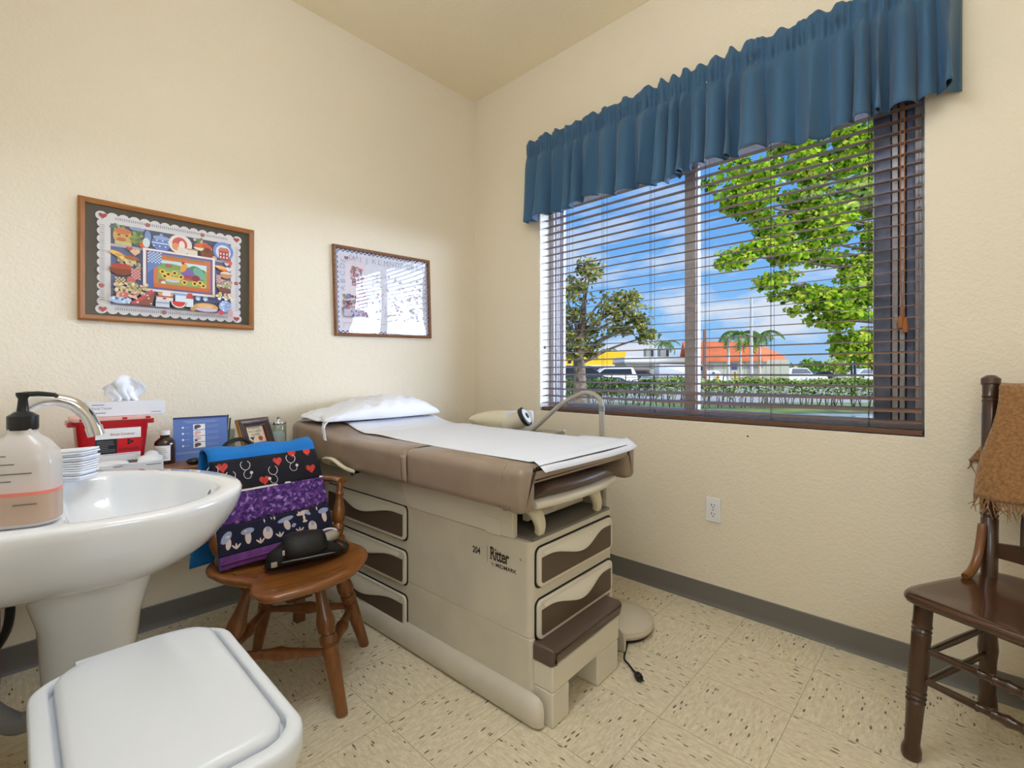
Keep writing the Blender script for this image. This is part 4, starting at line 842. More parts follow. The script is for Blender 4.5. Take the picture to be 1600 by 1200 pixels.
qu = thing('quilt', 'bright blue quilt with heart, purple and navy printed bands hung over the chair back', 'quilt')
TL, TR_, BL_, BR_ = Vector((.440, 1.795, .812)), Vector((.792, 1.80, .816)), Vector((.452, 1.706, .464)), Vector((.836, 1.706, .472))
def Q(s, t, off=0):
    p = TL.lerp(TR_, s).lerp(BL_.lerp(BR_, s), t); n = Vector((0, -.97, .24))
    wv = .005*sin(7*s+3*t)+.004*sin(15*s-5*t+1)+.003*sin(21*t)*(t > .85)-.010*sin(pi*s)*sin(pi*t)*-1
    return tuple(p+n*(wv+off))
bk = MB()
def QB(s, t):
    # t 0 at the front hem, over the top, to the back hem
    x0 = lerp(.45, .835, s)
    if t < .42: return Q(s, 1-t/.42, -.004)
    a = Vector(Q(s, 0, -.004))
    if t < .62:
        q = (t-.42)/.20*pi; c = a+Vector((0, .050, 0)); return tuple(c+Vector((0, -.050*cos(q), .022*sin(q)+.004*sin(14*s)*sin(q))))
    q = (t-.62)/.38; return tuple(a+Vector((lerp(0, -.026, q) if s < .5 else 0, .100+.010*q+.006*sin(9*s), -lerp(0, .385, q))))
bk.grid(QB, 28, 70); bk.build('backing', 'quilt_blue', qu, solid=.007, ang=180)
def band(name, m_, t0, t1, off=.003, parent=qu):
    b_ = MB(); b_.grid(lambda u, v: Q(u, lerp(t0, t1, v), off+.002*sin(pi*v)), 26, 10); return b_.build(name, m_, parent, solid=.004, ang=180)
b1 = band('heart_band', 'quilt_black', .035, .345, .003); band('purple_band', 'quilt_purple', .34, .625, .0035); b3 = band('printed_band', 'quilt_navy', .62, .895, .003); band('hem_band', 'quilt_violet', .89, 1.0, .005); band('hem_fold', 'quilt_violet', .945, .955, .010)
Wd = .37; Hd = .36
def pp(s, t, x, y, off): return Q(s+x/Wd, t-y/Hd, off)
hm = MB()
for s, t in ((.10, .10), (.20, .30), (.445, .275), (.60, .11), (.90, .06), (.90, .235), (.755, .055), (.03, .22)):
    r = .017 if t > .08 else .014; pts = []
    for k in range(22):
        a = 2*pi*k/22; pts.append(pp(s, t, r*sin(a)**3, r*1.05*(.8125*cos(a)-.3125*cos(2*a)-.125*cos(3*a)-.0625*cos(4*a)), .0078))
    hm.poly(pts)
hm.build('heart_print', 'heart_red', b1, smooth=False, fix=False)
sm_ = MB(); ds = MB()
for s, t, m_ in ((.155, .20, 1), (.30, .12, -1), (.535, .205, 1), (.735, .115, -1), (.02, .13, 1)):
    c = [(.010, .018), (.016, .010), (.013, -.004), (.002, -.012), (-.011, -.006), (-.015, .008), (-.008, .018)]
    sm_.tube([pp(s, t, x*m_, y, .0078) for x, y in [tuple(q[:2]) for q in spline([(x, y, 0) for x, y in c], 4)]], .0011, 5)
    c = [(.002, -.012), (.010, -.026), (.004, -.040), (-.010, -.040), (-.016, -.026)]
    sm_.tube([pp(s, t, x*m_, y, .0078) for x, y in [tuple(q[:2]) for q in spline([(x, y, 0) for x, y in c], 4)]], .0009, 5)
    sm_.poly([pp(s, t, -.016*m_+.0052*cos(a), -.023+.0052*sin(a), .0082) for a in (2*pi*k/12 for k in range(12))])
g = random.Random(8)
for k in range(16): 
    s = g.uniform(.05, .98); l = g.uniform(.004, .022); sm_.poly([pp(s, .338, x, y, .009) for x, y in ((-l, -.002), (l, -.003), (l*.8, .003), (-l*.6, .004))])
sm_.build('stethoscope_print', 'print_white', b1, smooth=False, fix=False)
# navy band: plain toadstools, shells, sprigs
n1_, n2_ = MB(), MB()
def blob(m_, s, t, pts, off=.0078): m_.poly([pp(s, t, x, y, off) for x, y in pts])
def ovl(cx, cy_, rx, ry, rot=0, n=14): return [(cx+rx*cos(a)*cos(rot)-ry*sin(a)*sin(rot), cy_+rx*cos(a)*sin(rot)+ry*sin(a)*cos(rot)) for a in (2*pi*k/n for k in range(n))]
for s, t, k in ((.07, .74, 0), (.235, .735, 1), (.40, .755, 2), (.565, .715, 3), (.72, .685, 4), (.93, .71, 1), (.14, .835, 5), (.50, .83, 5), (.79, .80, 2), (.33, .84, 5), (.67, .83, 5)):
    if k == 0: blob(n2_, s, t, ovl(0, .004, .022, .012, .9)); blob(n1_, s, t, ovl(.004, -.018, .008, .018, -.2), .008); blob(n1_, s, t, ovl(.004, .006, .006, .004), .0083)
    if k == 1: blob(n1_, s, t, ovl(0, -.012, .009, .022)); blob(n2_, s, t, ovl(0, .008, .020, .010, .1), .0083); blob(n1_, s, t, ovl(-.006, .010, .004, .003), .0086)
    if k == 2: blob(n1_, s, t, ovl(0, -.006, .016, .021)); blob(n2_, s, t, ovl(.002, .006, .007, .009), .0083)
    if k == 3: blob(n2_, s, t, ovl(0, .010, .026, .008, .2)); blob(n1_, s, t, ovl(.002, -.010, .010, .018, .15), .0083); blob(n2_, s, t, ovl(.022, -.016, .008, .006, .7), .008)
    if k == 4: blob(n1_, s, t, ovl(0, .008, .022, .007, .15)); blob(n1_, s, t, ovl(.002, -.010, .004, .014)); blob(n1_, s, t, ovl(.003, -.022, .009, .004)); blob(n2_, s, t, ovl(.018, .004, .012, .006, -.6), .0083)
    if k == 5:
        for a in (-.7, 0, .7): blob(n1_, s, t, ovl(.010*sin(a), .005*cos(a), .0028, .010, -a))
for k in range(12):
    s = g.uniform(.04, .96); n1_.poly([pp(s, g.uniform(.635, .67), .003*cos(a), .003*sin(a), .0078) for a in (2*pi*j/8 for j in range(8))])
n1_.build('pale_print', 'print_blush', b3, smooth=False, fix=False); n2_.build('lilac_print', 'print_bluegrey', b3, smooth=False, fix=False)

bgp = thing('small_bag', 'small black zip pouch lying on the wooden chair seat', 'bag', (.680, 1.612, .4585), R(-8))
bg_ = MB(); rr = []
for x, w_, h_, yc in ((-.118, .012, .020, 0), (-.108, .030, .048, 0), (-.085, .042, .060, .002), (-.04, .052, .088, .004), (.0, .056, .094, .004), (.045, .050, .074, .0), (.085, .038, .046, -.004), (.118, .026, .030, -.006), (.128, .008, .014, -.006)):
    rr.append([(x+.004*sin(3*a), yc+w_*math.copysign(abs(cos(a))**.8, cos(a)), h_*.5+h_*.5*math.copysign(abs(sin(a))**.85, sin(a))+.0008) for a in (2*pi*k/20 for k in range(20))])
bg_.loft(rr); bgb = bg_.build('pouch', 'bag_black', bgp, ang=70)
fl_ = MB(); fl_.loft([[(x, -.052*cos(a)*k-.002, .050+.046*sin(a)*k) for a in (lerp(-.35, 1.9, j/8) for j in range(9))] for x, k in ((-.075, .92), (-.04, 1.09), (0, 1.12), (.04, 1.0), (.06, .86))], closed=False); fl_.build('flap', 'bag_black', bgb, solid=.003)
MB().tube([(-.10, -.028, .022), (-.05, -.054, .030), (.0, -.060, .03), (.05, -.052, .026), (.10, -.034, .018)], .0022, 6).build('zip', 'grey_plastic', bgb)
MB().bb(-.112, -.094, -.044, -.036, .016, .032).build('buckle', 'lamp_grey', bgb, bevel=.002); MB().bb(-.082, -.074, -.055, -.050, .052, .068).build('zip_pull', 'steel', bgb, bevel=.001)
stp_ = MB(); stp_.tube(spline([(.09, -.02, .03), (.13, .0, .012), (.155, .045, .010), (.13, .075, .020), (.07, .072, .03), (.0, .066, .03)], 6), .010, 8, flat=.35); stp_.build('strap', 'bag_black', bgb)
ms = thing('oval_case', 'small white and grey oval gadget resting on the end of the black pouch', 'gadget', (.785, 1.648, .4585), R(25))
MB().ell((0, 0, .046), (.040, .024, .020), 20, 12, .9, Matrix.Rotation(R(-24), 3, 'X')).build('shell', 'lamp_grey', ms); MB().tube([(.040*cos(a), .006+.020*sin(a)*.9, .058+.010*sin(a)) for a in (lerp(-.2, 3.3, k/16) for k in range(17))], .0035, 8).build('trim_band', 'white_plastic', ms)
MB().lathe([(.03, .0), (.034, .004), (.030, .016), (.022, .03)], 18, (0, 0, 0), sy=.7).build('foot', 'black_plastic', ms)

# ------------------------------------------------------------------ desk along the far wall and what stands on it
dk = thing('side_table', 'narrow wooden side table along the far wall behind the sink', 'table', (.41, 2.29, 0)); DZ = .745
MB().bb(-.50, .50, -.20, .20, DZ-.028, DZ).build('tabletop', 'desk_wood', dk, bevel=.004)
for x in (-.46, .46):
    for y in (-.17, .17): MB().bb(x-.02, x+.02, y-.02, y+.02, 0, DZ-.028).build('leg', 'desk_wood', dk, bevel=.003)
MB().bb(-.44, .44, .158, .178, DZ-.10, DZ-.028).build('apron', 'desk_wood', dk)
sh = thing('sharps_container', 'red sharps container with pale lid on the table behind the sink', 'sharps container', (.250, 2.285, DZ))
s_ = MB(); s_.loft([[(x*k, y*k, z) for x, y in rrect(-.105, .105, -.075, .075, .016)] for z, k in ((0, .80), (.003, .83), (.165, .97), (.168, .99), (.178, .99))]); s_.build('tub', 'red_plastic', sh, ang=50)
for x in (-1, 1): MB().bb(x*.100, x*.122, -.05, .05, .160, .178).build('lug', 'red_plastic', sh, bevel=.003)
l_ = MB(); l_.loft([[(x, y, z) for x, y in rrect(-.112, .112, -.080, .080, .016)] for z in (.178, .192)]); l_.build('lid', 'pink_lid', sh, bevel=.003)
for x in (-.085, .03, .098): MB().bb(x-.007, x+.007, -.0815, -.076, .181, .189).build('lid_slot', 'red_plastic', sh)
lab = MB(); tilt = (.165-.003); fy = lambda z: -(.075*lerp(.83, .97, z/.165))-.0006
def LP(x, z, d=0): return (x, fy(z)-d, z)
def quad(m_, x0, x1, z0, z1, mi, d=0): m_.poly([LP(x0, z0, d), LP(x1, z0, d), LP(x1, z1, d), LP(x0, z1, d)], mi)
quad(lab, -.050, .078, .112, .150, 0); quad(lab, -.050, .010, .058, .112, 1); quad(lab, .010, .078, .058, .112, 2); quad(lab, -.050, .078, .028, .058, 0)
g = random.Random(2)
for k in range(7):
    z = .066+k*.0062; quad(lab, -.046, -.046+g.uniform(.03, .052), z, z+.0022, 3, .0004)
quad(lab, -.03, .07, .0535, .0548, 4, .0004)
lab.mi = 4; lab.text('Sharps Container', .0125, lambda x, y, d: LP(-.010+x, .124+y, d), .80); lab.mi = 1; lab.text('DANGER', .0165, lambda x, y, d: LP(.0155+x, .066+y, d), .86); lab.mi = 1
for a in (0, 2.1, 4.2): lab.poly([LP(.046+.006*cos(a)+.005*cos(t), .098+.006*sin(a)+.005*sin(t), .0004) for t in (2*pi*k/9 for k in range(9))], 1)
lab.text('NOTICE', .008, lambda x, y, d: LP(.002+x-.05, .034+y, d), .8) if False else None
lab.build('label', ['label_white', 'label_black', 'label_red', 'print_grey', 'print_red'], sh, smooth=False, weld=False, fix=False)
tx_ = thing('tissue_box', 'flat white tissue box lying on top of the red sharps container', 'tissue box', (.292, 2.285, DZ+.1925), R(-2))
MB().bb(-.112, .112, -.060, .060, 0, .052).build('box', 'carton_white', tx_, bevel=.002)
tl = MB(); TP = lambda x, y, d: (x, -.0605-d, y); tl.text('Facial Tissues', .0125, lambda x, y, d: TP(-.098+x, .026+y, d), .8); tl.poly([TP(*q) for q in ((-.098, .041, .0004), (-.064, .041, .0004), (-.064, .0435, .0004), (-.098, .0435, .0004))])
tl.poly([TP(*q) for q in ((-.090, .012, .0004), (-.060, .012, .0004), (-.060, .0145, .0004), (-.090, .0145, .0004))]); tl.poly([TP(*q) for q in ((.07, .010, .0004), (.10, .010, .0004), (.10, .012, .0004), (.07, .012, .0004))]); tl.build('box_print', 'print_grey', tx_, smooth=False, fix=False)
ti = MB()
for k, (x, a, h_) in enumerate(((-.028, .25, .075), (.0, -.15, .10), (.026, .2, .085))):
    ti.grid(lambda u, v, x=x, a=a, h_=h_: (x+(u-.5)*.06*(.35+v)+.006*sin(9*v+k), a*.05*(v)+.012*sin(6*u+3*v+k), .050+h_*v*(1-.35*(2*u-1)**2)), 8, 8)
ti.build('tissue', 'paper_white', tx_, solid=.0008, ang=180)
bx = thing('glove_carton', 'low open white carton on the table in front of the sharps container', 'carton', (.282, 2.145, DZ), R(-1))
c_ = MB(); c_.bb(-.095, .095, -.045, .045, 0, .034); c_.build('carton', 'carton_white', bx, bevel=.0015)
fl2 = MB()
for x0, x1, y0, z1, lean in ((-.09, .0, -.044, .048, -.02), (.02, .092, -.042, .056, .018), (.05, .094, .03, .06, .01)): fl2.grid(lambda u, v, x0=x0, x1=x1, y0=y0, z1=z1, lean=lean: (lerp(x0, x1, u)+lean*v*.3, y0+.03*v+.004*sin(6*u), .034+(z1-.034)*v*(.6+.4*sin(pi*u))), 6, 4)
fl2.build('torn_flap', 'carton_white', bx, solid=.001); MB().bb(-.06, .06, -.025, .03, .034, .036).build('opening', 'black_plastic', bx, smooth=False)
cp_ = MB(); cp_.poly([(x, -.0456, z) for x, z in ((-.045, .026), (-.02, .026), (-.02, .0285), (-.045, .0285))]); cp_.poly([(x, -.0456, z) for x, z in ((.045, .022), (.088, .022), (.088, .0245), (.045, .0245))]); cp_.build('carton_print', 'print_grey', bx, smooth=False, fix=False)
bo_ = thing('medicine_bottle', 'dark brown bottle with white cap and label beside the red sharps container', 'bottle', (.405, 2.235, DZ), R(-30))
MB().lathe([(.001, 0), (.031, .0), (.034, .004), (.034, .078), (.032, .086), (.022, .096), (.0155, .101), (.0155, .113), (.001, .114)], 28).build('glass', 'brown_glass', bo_); MB().lathe([(.001, .110), (.0165, .110), (.0165, .126), (.001, .127)], 22).build('cap', 'white_plastic', bo_)
lw = MB(); lw.loft([[(.0345*cos(a), .0345*sin(a), z) for a in (lerp(-2.5, -.7, k/12) for k in range(13))] for z in (.014, .072)], closed=False); lw = lw.build('label', 'label_white', bo_, fix=False)
lt_ = MB()
for k in range(6): lt_.loft([[(.0348*cos(a), .0348*sin(a), z) for a in (lerp(-2.3, -1.0-.1*(k % 3), j/8) for j in range(9))] for z in (.024+k*.007, .0255+k*.007)], closed=False)
lt_.build('label_print', 'print_grey', lw, smooth=False, fix=False)
tu = thing('tumbler', 'tan tumbler holding a round magnifier between brown bottle and blue leaflet', 'tumbler', (.462, 2.31, DZ)); MB().lathe([(.001, 0), (.030, 0), (.032, .003), (.036, .085), (.033, .085), (.029, .006), (.001, .005)], 24).build('cup', 'tumbler_tan', tu)
mg = thing('magnifier', 'round black rimmed magnifying glass standing in the tan tumbler', 'magnifier', (.462, 2.31, DZ+.02)); mg.rotation_euler = (R(8), R(28), R(-15))
MB().tube([(.026*cos(a), 0, .112+.032*sin(a)) for a in (2*pi*k/28 for k in range(28))], .0038, 8, closed=True).build('rim', 'black_plastic', mg); MB().ell((0, 0, .112), (.0225, .003, .0285), 20, 10).build('lens', 'jar_glass', mg); MB().cyl((0, 0, .0), (0, 0, .079), .005).build('handle', 'black_plastic', mg)
pa = thing('leaflet', 'blue instruction leaflet standing upright behind the swivel chair', 'leaflet', (.531, 2.25, DZ), R(-3)); pa.rotation_euler = (R(-6), 0, R(-3))
MB().bb(-.094, .094, 0, .002, .0, .172).build('sheet', 'pamphlet_blue', pa, smooth=False)
q = MB(); q.poly([(x, -.0004, z) for x, z in ((-.094, .164), (.094, .164), (.094, .172), (-.094, .172))], 0)
for k in range(4):
    z = .130-.0245*k
    q.poly([(x, -.0004, zz) for x, zz in ((-.027, z-.011), (.014, z-.011), (.014, z+.011), (-.027, z+.011))], 1); q.poly([(-.012+.012*cos(a), -.0007, z+.002+.007*sin(a)) for a in (2*pi*j/10 for j in range(10))], (2, 3, 3, 2)[k]); q.poly([(-.018+.006*cos(a), -.0009, z-.005+.004*sin(a)) for a in (2*pi*j/8 for j in range(8))], (0, 3, 0, 2)[k])
    q.poly([(-.062+.004*cos(a), -.0004, z+.004*sin(a)) for a in (2*pi*j/10 for j in range(10))], 1)
    for j in range(2): q.poly([(x, -.0004, zz) for x, zz in ((.020, z+.003-.006*j), (.062, z+.003-.006*j), (.062, z+.0042-.006*j), (.020, z+.0042-.006*j))], 4)
    q.poly([(x, -.0004, zz) for x, zz in ((-.054, z-.001), (-.040, z-.001), (-.040, z+.001), (-.054, z+.001))], 4)
for z, x0, x1 in ((.153, -.06, .06), (.148, -.05, .05), (.030, -.085, .085), (.026, -.085, .085)): q.poly([(x, -.0004, zz) for x, zz in ((x0, z), (x1, z), (x1, z+.0018), (x0, z+.0018))], 4)
q.build('leaflet_print', ['pamphlet_navy', 'label_white', 'vinyl_dark', 'pink_lid', 'print_bluegrey'], pa, smooth=False, weld=False, fix=False)
MB().bb(-.09, .09, .001, .05, .0, .003).build('stand', 'jar_glass', pa, smooth=False)
pc_ = thing('pen_cup', 'glass pen cup standing between the blue leaflet and the brown photo frame', 'pen cup', (.655, 2.36, DZ)); MB().lathe([(.001, 0), (.027, 0), (.029, .004), (.030, .10), (.0285, .10), (.0265, .006), (.001, .006)], 22).build('cup', 'jar_glass', pc_)
for k, (dx, dy, tz) in enumerate(((.010, .004, .165), (.016, -.006, .15))):
    tag(MB().cyl((.645+.01*k, 2.355+.006*k, DZ+.008), (.648+dx, 2.358+dy, DZ+tz), .0035, .0035, 8).build('pen', 'pen_teal'), ('taller teal pen leaning in the glass cup', 'shorter teal pen leaning in the glass cup')[k], 'pen', 'pens in the cup')
ph_ = thing('photo_frame', 'small dark brown frame with a joke card leaning at the end of the table', 'photo frame', (.760, 2.27, DZ+.002)); ph_.rotation_euler = (R(-20), 0, R(26))
f = MB()
for a in range(4):
    ww, hh = (.172, .150) if a % 2 == 0 else (.150, .172); f.M = Matrix.Translation((0, 0, .075)) @ Matrix.Rotation(a*pi/2, 4, 'Y')
    f.loft([[(sx*(ww/2-(hh/2-z)), -y, z) for y, z in ((0, hh/2), (.010, hh/2), (.018, hh/2-.012), (.016, hh/2-.020), (.010, hh/2-.030), (.010, hh/2-.038), (0, hh/2-.038))] for sx in (-1, 1)])
f.build('frame', 'frame_brown', ph_, ang=20); MB().bb(-.0862, -.084, -.012, .002, .002, .148).build('frame_side', 'frame_edge', ph_, smooth=False)
MB().bb(-.052, .052, -.004, -.002, .035, .115).build('card', 'note_paper', ph_, smooth=False)
ct_ = MB(); ct_.mi = 0
for body, z, sz in (('MY DOCTOR', .101, .012), ('SAYS I NEED', .086, .0145), ('GLASSES', .071, .0145)): ct_.text(body, sz, lambda x, y, d, z=z: (x-.004, -.0044-d, z+y), .86, 'CENTER')
ct_.poly([(x, -.0046, z) for x, z in ((-.038, .066), (-.012, .066), (-.025, .050))]); ct_.poly([(x, -.0046, z) for x, z in ((-.026, .052), (-.024, .052), (-.024, .038), (-.026, .038))])
ct_.mi = 1; ct_.poly([(.018+.012*cos(a), -.0046, .056+.011*sin(a)) for a in (2*pi*j/14 for j in range(14))]); ct_.poly([(x, -.0046, z) for x, z in ((.0170, .046), (.0190, .046), (.0190, .037), (.0170, .037))]); ct_.poly([(x, -.0046, z) for x, z in ((.044, .035), (.052, .035), (.052, .115), (.044, .115))])
ct_.build('card_print', ['logo_dark', 'print_red'], ph_, smooth=False, fix=False)
jr = thing('glass_jar', 'clear glass jar with a metal lid at the right end of the table', 'jar', (.872, 2.365, DZ)); MB().lathe([(.001, 0), (.034, 0), (.036, .005), (.036, .10), (.033, .108), (.031, .108), (.0335, .098), (.0335, .008), (.001, .006)], 26).build('glass', 'jar_glass', jr); MB().lathe([(.001, .106), (.036, .106), (.037, .112), (.034, .120), (.008, .124), (.006, .132), (.008, .138), (.001, .142)], 24).build('lid', 'steel', jr)
MB().lathe([(.001, .008), (.031, .008), (.030, .055), (.02, .07), (.001, .07)], 18).build('cotton', 'paper_white', jr)
st_ = thing('black_strap', 'black fabric strap lying on the table between leaflet and quilt', 'strap', (.545, 2.135, DZ)); MB().tube(spline([(-.075, .02, .012), (-.03, .0, .010), (.02, .012, .03), (.06, .03, .065), (.11, .035, .075), (.15, .03, .05)], 6), .016, 10, flat=.5).build('strap', 'bag_black', st_)
MB().ell((-.068, -.005, .013), (.026, .022, .013), 16, 8).build('buckle_cap', 'black_plastic', st_)

# ------------------------------------------------------------------ press-back chair at the right
rc = thing('wooden_chair', 'dark wooden side chair with turned legs beside the window wall', 'chair', (1.8686, -.1588, 0), math.atan2(.378, -.926))
FLG = [(0, .020), (.02, .024), (.06, .0235), (.10, .018), (.30, .0205), (.36, .0215), (.37, .0235), (.385, .020), (.40, .024), (.415, .0205), (.43, .024), (.445, .021), (.46, .023), (.60, .0235), (.72, .022), (.80, .023), (.81, .0205), (.825, .024), (.84, .0205), (.855, .024), (.87, .022), (1, .022)]
RLG = [(0, .0205), (.03, .024), (.10, .023), (.16, .019), (.4, .021), (.5, .025), (.6, .022), (1, .021)]
for s in (1, -1): MB().turned((.200, s*.200, 0), (.180, s*.178, .447), FLG, 18).build('leg', 'dark_oak', rc)
for s in (1, -1): MB().turned((-.240, s*.200, 0), (-.165, s*.170, .447), RLG, 16).build('leg', 'dark_oak', rc)
so2 = [tuple(p[:2]) for p in spline([(.232, .0, 0), (.230, .12, 0), (.222, .195, 0), (.185, .222, 0), (.10, .218, 0), (-.05, .200, 0), (-.16, .188, 0), (-.205, .165, 0), (-.215, .0, 0), (-.205, -.165, 0), (-.16, -.188, 0), (-.05, -.2, 0), (.10, -.218, 0), (.185, -.222, 0), (.222, -.195, 0), (.23, -.12, 0)], 5, True)]
sm2 = MB(); sm2.loft([[(x, y, z) for x, y in scl(so2, (0, 0), s)] for s, z in ((.2, .442), (.93, .442), (.985, .448), (1, .458), (.99, .468), (.965, .4735), (.9, .4735), (.7, .469), (.4, .4665), (.03, .4665))]); sm2.build('seat', 'dark_seat', rc, ang=60)
PST = [(0, .020), (.28, .021), (.285, .019), (.30, .022), (.31, .019), (.33, .021), (.37, .024), (.44, .018), (.47, .020), (.60, .021), (.80, .021), (.86, .020), (.87, .022), (.88, .0195), (.89, .022), (.90, .020), (.95, .021), (.955, .024), (.985, .024), (1, .014)]
for s in (1, -1): MB().turned((-.150, s*.163, .466), (-.262, s*.200, 1.085), PST, 18).build('back_post', 'dark_oak', rc)
for s in (1, -1): MB().tube(spline([(-.045, s*.178, .480), (-.085, s*.178, .492), (-.115, s*.178, .52), (-.135, s*.178, .565), (-.150, s*.178, .625)], 5), [.010]+[.0115]*19+[.010], 10).build('brace', 'brace_oak', rc)
sl_ = MB(); 
def slat(z0, z1, xa, wav): 
    m_ = MB(); m_.loft([[(xa-.02*(1-(y/.19)**2)+dx, y, z) for dx, z in ((-.007, z0-wav*.5*cos(y*17)), (.007, z0-wav*.5*cos(y*17)), (.007, z1+wav*cos(y*15)), (-.007, z1+wav*cos(y*15)))] for y in [lerp(-.172, .172, k/24) for k in range(25)]]); return m_
slat(.522, .575, -.168, .008).build('back_slat', 'dark_oak', rc); slat(.90, 1.01, -.236, .014).build('crest_rail', 'dark_oak', rc)
for y in (-.1, -.05, 0, .05, .1): MB().turned((-.183, y, .575), (-.250, y, .895), [(0, .006), (.2, .009), (.5, .007), (.8, .009), (1, .006)], 10).build('spindle', 'dark_oak', rc)
STR = [(0, .0085), (.2, .010), (.33, .0105), (.345, .0135), (.36, .0105), (.41, .0105), (.425, .014), (.44, .0115), (.47, .0125), (.5, .016), (.53, .0125), (.56, .0115), (.575, .014), (.59, .0105), (.64, .0105), (.655, .0135), (.67, .0105), (.8, .010), (1, .0085)]
for z in (.318, .232): MB().turned((.200-.045*z, .2-.05*z, z), (.200-.045*z, -.2+.05*z, z), STR, 14).build('stretcher', 'dark_oak', rc)
for s in (1, -1):
    for z in (.295, .207): MB().turned((.200-.045*z, s*(.2-.05*z), z), (-.240+.168*z, s*(.2-.067*z), z), [(0, .008), (.5, .0105), (1, .008)], 10).build('stretcher', 'dark_oak', rc)
MB().turned((-.240+.168*.28, .18, .28), (-.240+.168*.28, -.18, .28), [(0, .008), (.5, .0105), (1, .008)], 10).build('stretcher', 'dark_oak', rc)

bkt = thing('throw_blanket', 'brown fringed throw blanket folded over the back of the dark chair', 'blanket', tuple(rc.location), rc.rotation_euler[2])
def bpt(u, v):
    y = lerp(.166, -.24, u); q = v
    drop = .335-.03*u+.012*sin(9*u)
    if q < .52:
        t = q/.52; z = 1.042-drop*(1-t); x = lerp(-.165, -.222, t)+.010*sin(8*u+2*t)*(1-t); y += .034*(1-t)**1.2*(1-u)**3 + .006*sin(6*t)
        x += .012*sin(4*u+1)*(1-t)
    elif q < .62:
        t = (q-.52)/.10*pi; x = -.248-(-.026)*cos(t); z = 1.042+.020*sin(t)-.004*u
    else:
        t = (q-.62)/.38; z = 1.042-.250*t; x = lerp(-.274, -.315, t); y += .110*t**1.5*(1-u)**3
    if u < .06 and q > .3: pass
    return (x, -y, z+.004*sin(11*u+7*v))
bkm = MB(); bkm.grid(bpt, 36, 60); bb_ = bkm.build('blanket', 'towel_brown', bkt, ang=180, solid=.010)
fm = MB(); g = random.Random(21)
for edge, nn in ((0, 120), (1, 90)):
    for i in range(nn):
        u = (i+g.uniform(0, .8))/nn; p = Vector(bpt(min(1, u), edge)); l = g.uniform(.025, .06); d = Vector((g.uniform(.0, .012) if edge == 0 else g.uniform(-.006, .002), g.uniform(-.022, .022), 0))
        fm.tube([p+Vector((0, 0, .004)), p+d*.4-Vector((0, 0, l*.45)), p+d+Vector((g.uniform(-.004, .004), g.uniform(-.012, .012), -l))], [.0022, .0018, .0008], 4)
tag(fm.build('fringe', 'towel_brown', bb_), kind='stuff')
# ------------------------------------------------------------------ outdoors
GZ = -.15
_s, _c = 739/math.hypot(739, 780), 780/math.hypot(739, 780)
def G(px, d, h=0.0):
    """a point d metres out along the view's axis, at the bearing of a photo column, h above the ground"""
    k = (px-800)/739*d; return Vector((k*_s+d*_c, -k*_c+d*_s, GZ+h))
FACE = math.atan2(-_c, _s)                     # heading of a line seen square-on
gr = MB(); gr.bb(XR+WT, 190, -140, 190, GZ-.3, GZ); struct(gr.build('ground', 'asphalt', smooth=False))
RM = Matrix.Rotation(FACE, 4, 'Z')
lawn = MB(); a, b_ = G(700, 13.4), G(1700, 13.4); c_, d_ = G(1700, 19.5), G(700, 19.5)
lawn.loft([[(p.x, p.y, z) for p in (a, b_, c_, d_)] for z in (GZ-.02, GZ+.035)]); tag(lawn.build('lawn', 'grass', smooth=False), 'strip of mown grass under the hedge beyond the parking lot', 'lawn', kind='stuff')
kb = MB(); a, b_ = G(700, 13.15), G(1700, 13.15); c_, d_ = G(1700, 13.4), G(700, 13.4)
kb.loft([[(p.x, p.y, z) for p in (a, b_, c_, d_)] for z in (GZ-.02, GZ+.10)]); tag(kb.build('kerb', 'concrete', smooth=False), kind='structure')
for i, px in enumerate((915, 1045, 1160, 1265, 1385)):
    o = MB().prism(fillet([(-.09, 0), (.09, 0), (.06, .13), (-.06, .13)], .02), -.85, .85, lambda x, y, z: (z, x, y)).build('wheel_stop', 'concrete')
    tag(o, ('concrete wheel stop nearest the left end of the window', 'concrete wheel stop seen beside the window mullion on its left', 'concrete wheel stop seen just right of the window mullion', 'concrete wheel stop below the middle of the big tree', 'concrete wheel stop at the right end of the row')[i], 'wheel stop', 'wheel stops in the parking lot'); o.location = G(px, 12.3); o.rotation_euler = (0, 0, FACE)

def leaves(m, n, pts_fn, size, nm, seed, fold=.25, droop=0):
    g = random.Random(seed)
    for _ in range(n):
        p, nrm, k = pts_fn(g); L = size*g.uniform(.6, 1.3); Wd_ = L*g.uniform(.38, .55)
        d = Vector((g.gauss(0, 1), g.gauss(0, 1), g.gauss(0, .7)-droop)).normalized(); up = (nrm*.8+Vector((g.gauss(0, .6), g.gauss(0, .6), g.gauss(0, .6)+.5))).normalized()
        sd = d.cross(up)
        if sd.length < .05: continue
        sd.normalize(); up = sd.cross(d); q = [m.bm.verts.new(x) for x in (p, p+d*L*.5+sd*Wd_-up*L*fold*.4, p+d*L-up*L*.15, p+d*L*.5-sd*Wd_-up*L*fold*.4)]
        f1 = m.bm.faces.new((q[0], q[1], q[2])); f2 = m.bm.faces.new((q[0], q[2], q[3])); f1.material_index = f2.material_index = k
def clusters(cl, weights, shell=.75):
    def fn(g):
        c, r = g.choices(cl, [x[1][0]*x[1][1]*x[1][2] for x in cl])[0] if len(cl) > 1 else cl[0]
        while 1:
            v = Vector((g.uniform(-1, 1), g.uniform(-1, 1), g.uniform(-1, 1)))
            if .12 < v.length < 1: break
        n = v.normalized(); v = n*max(v.length, g.uniform(shell*.6, 1))
        k = g.choices(range(len(weights)), weights)[0]
        return c+Vector((v.x*r[0], v.y*r[1], v.z*r[2])), n, k
    return fn
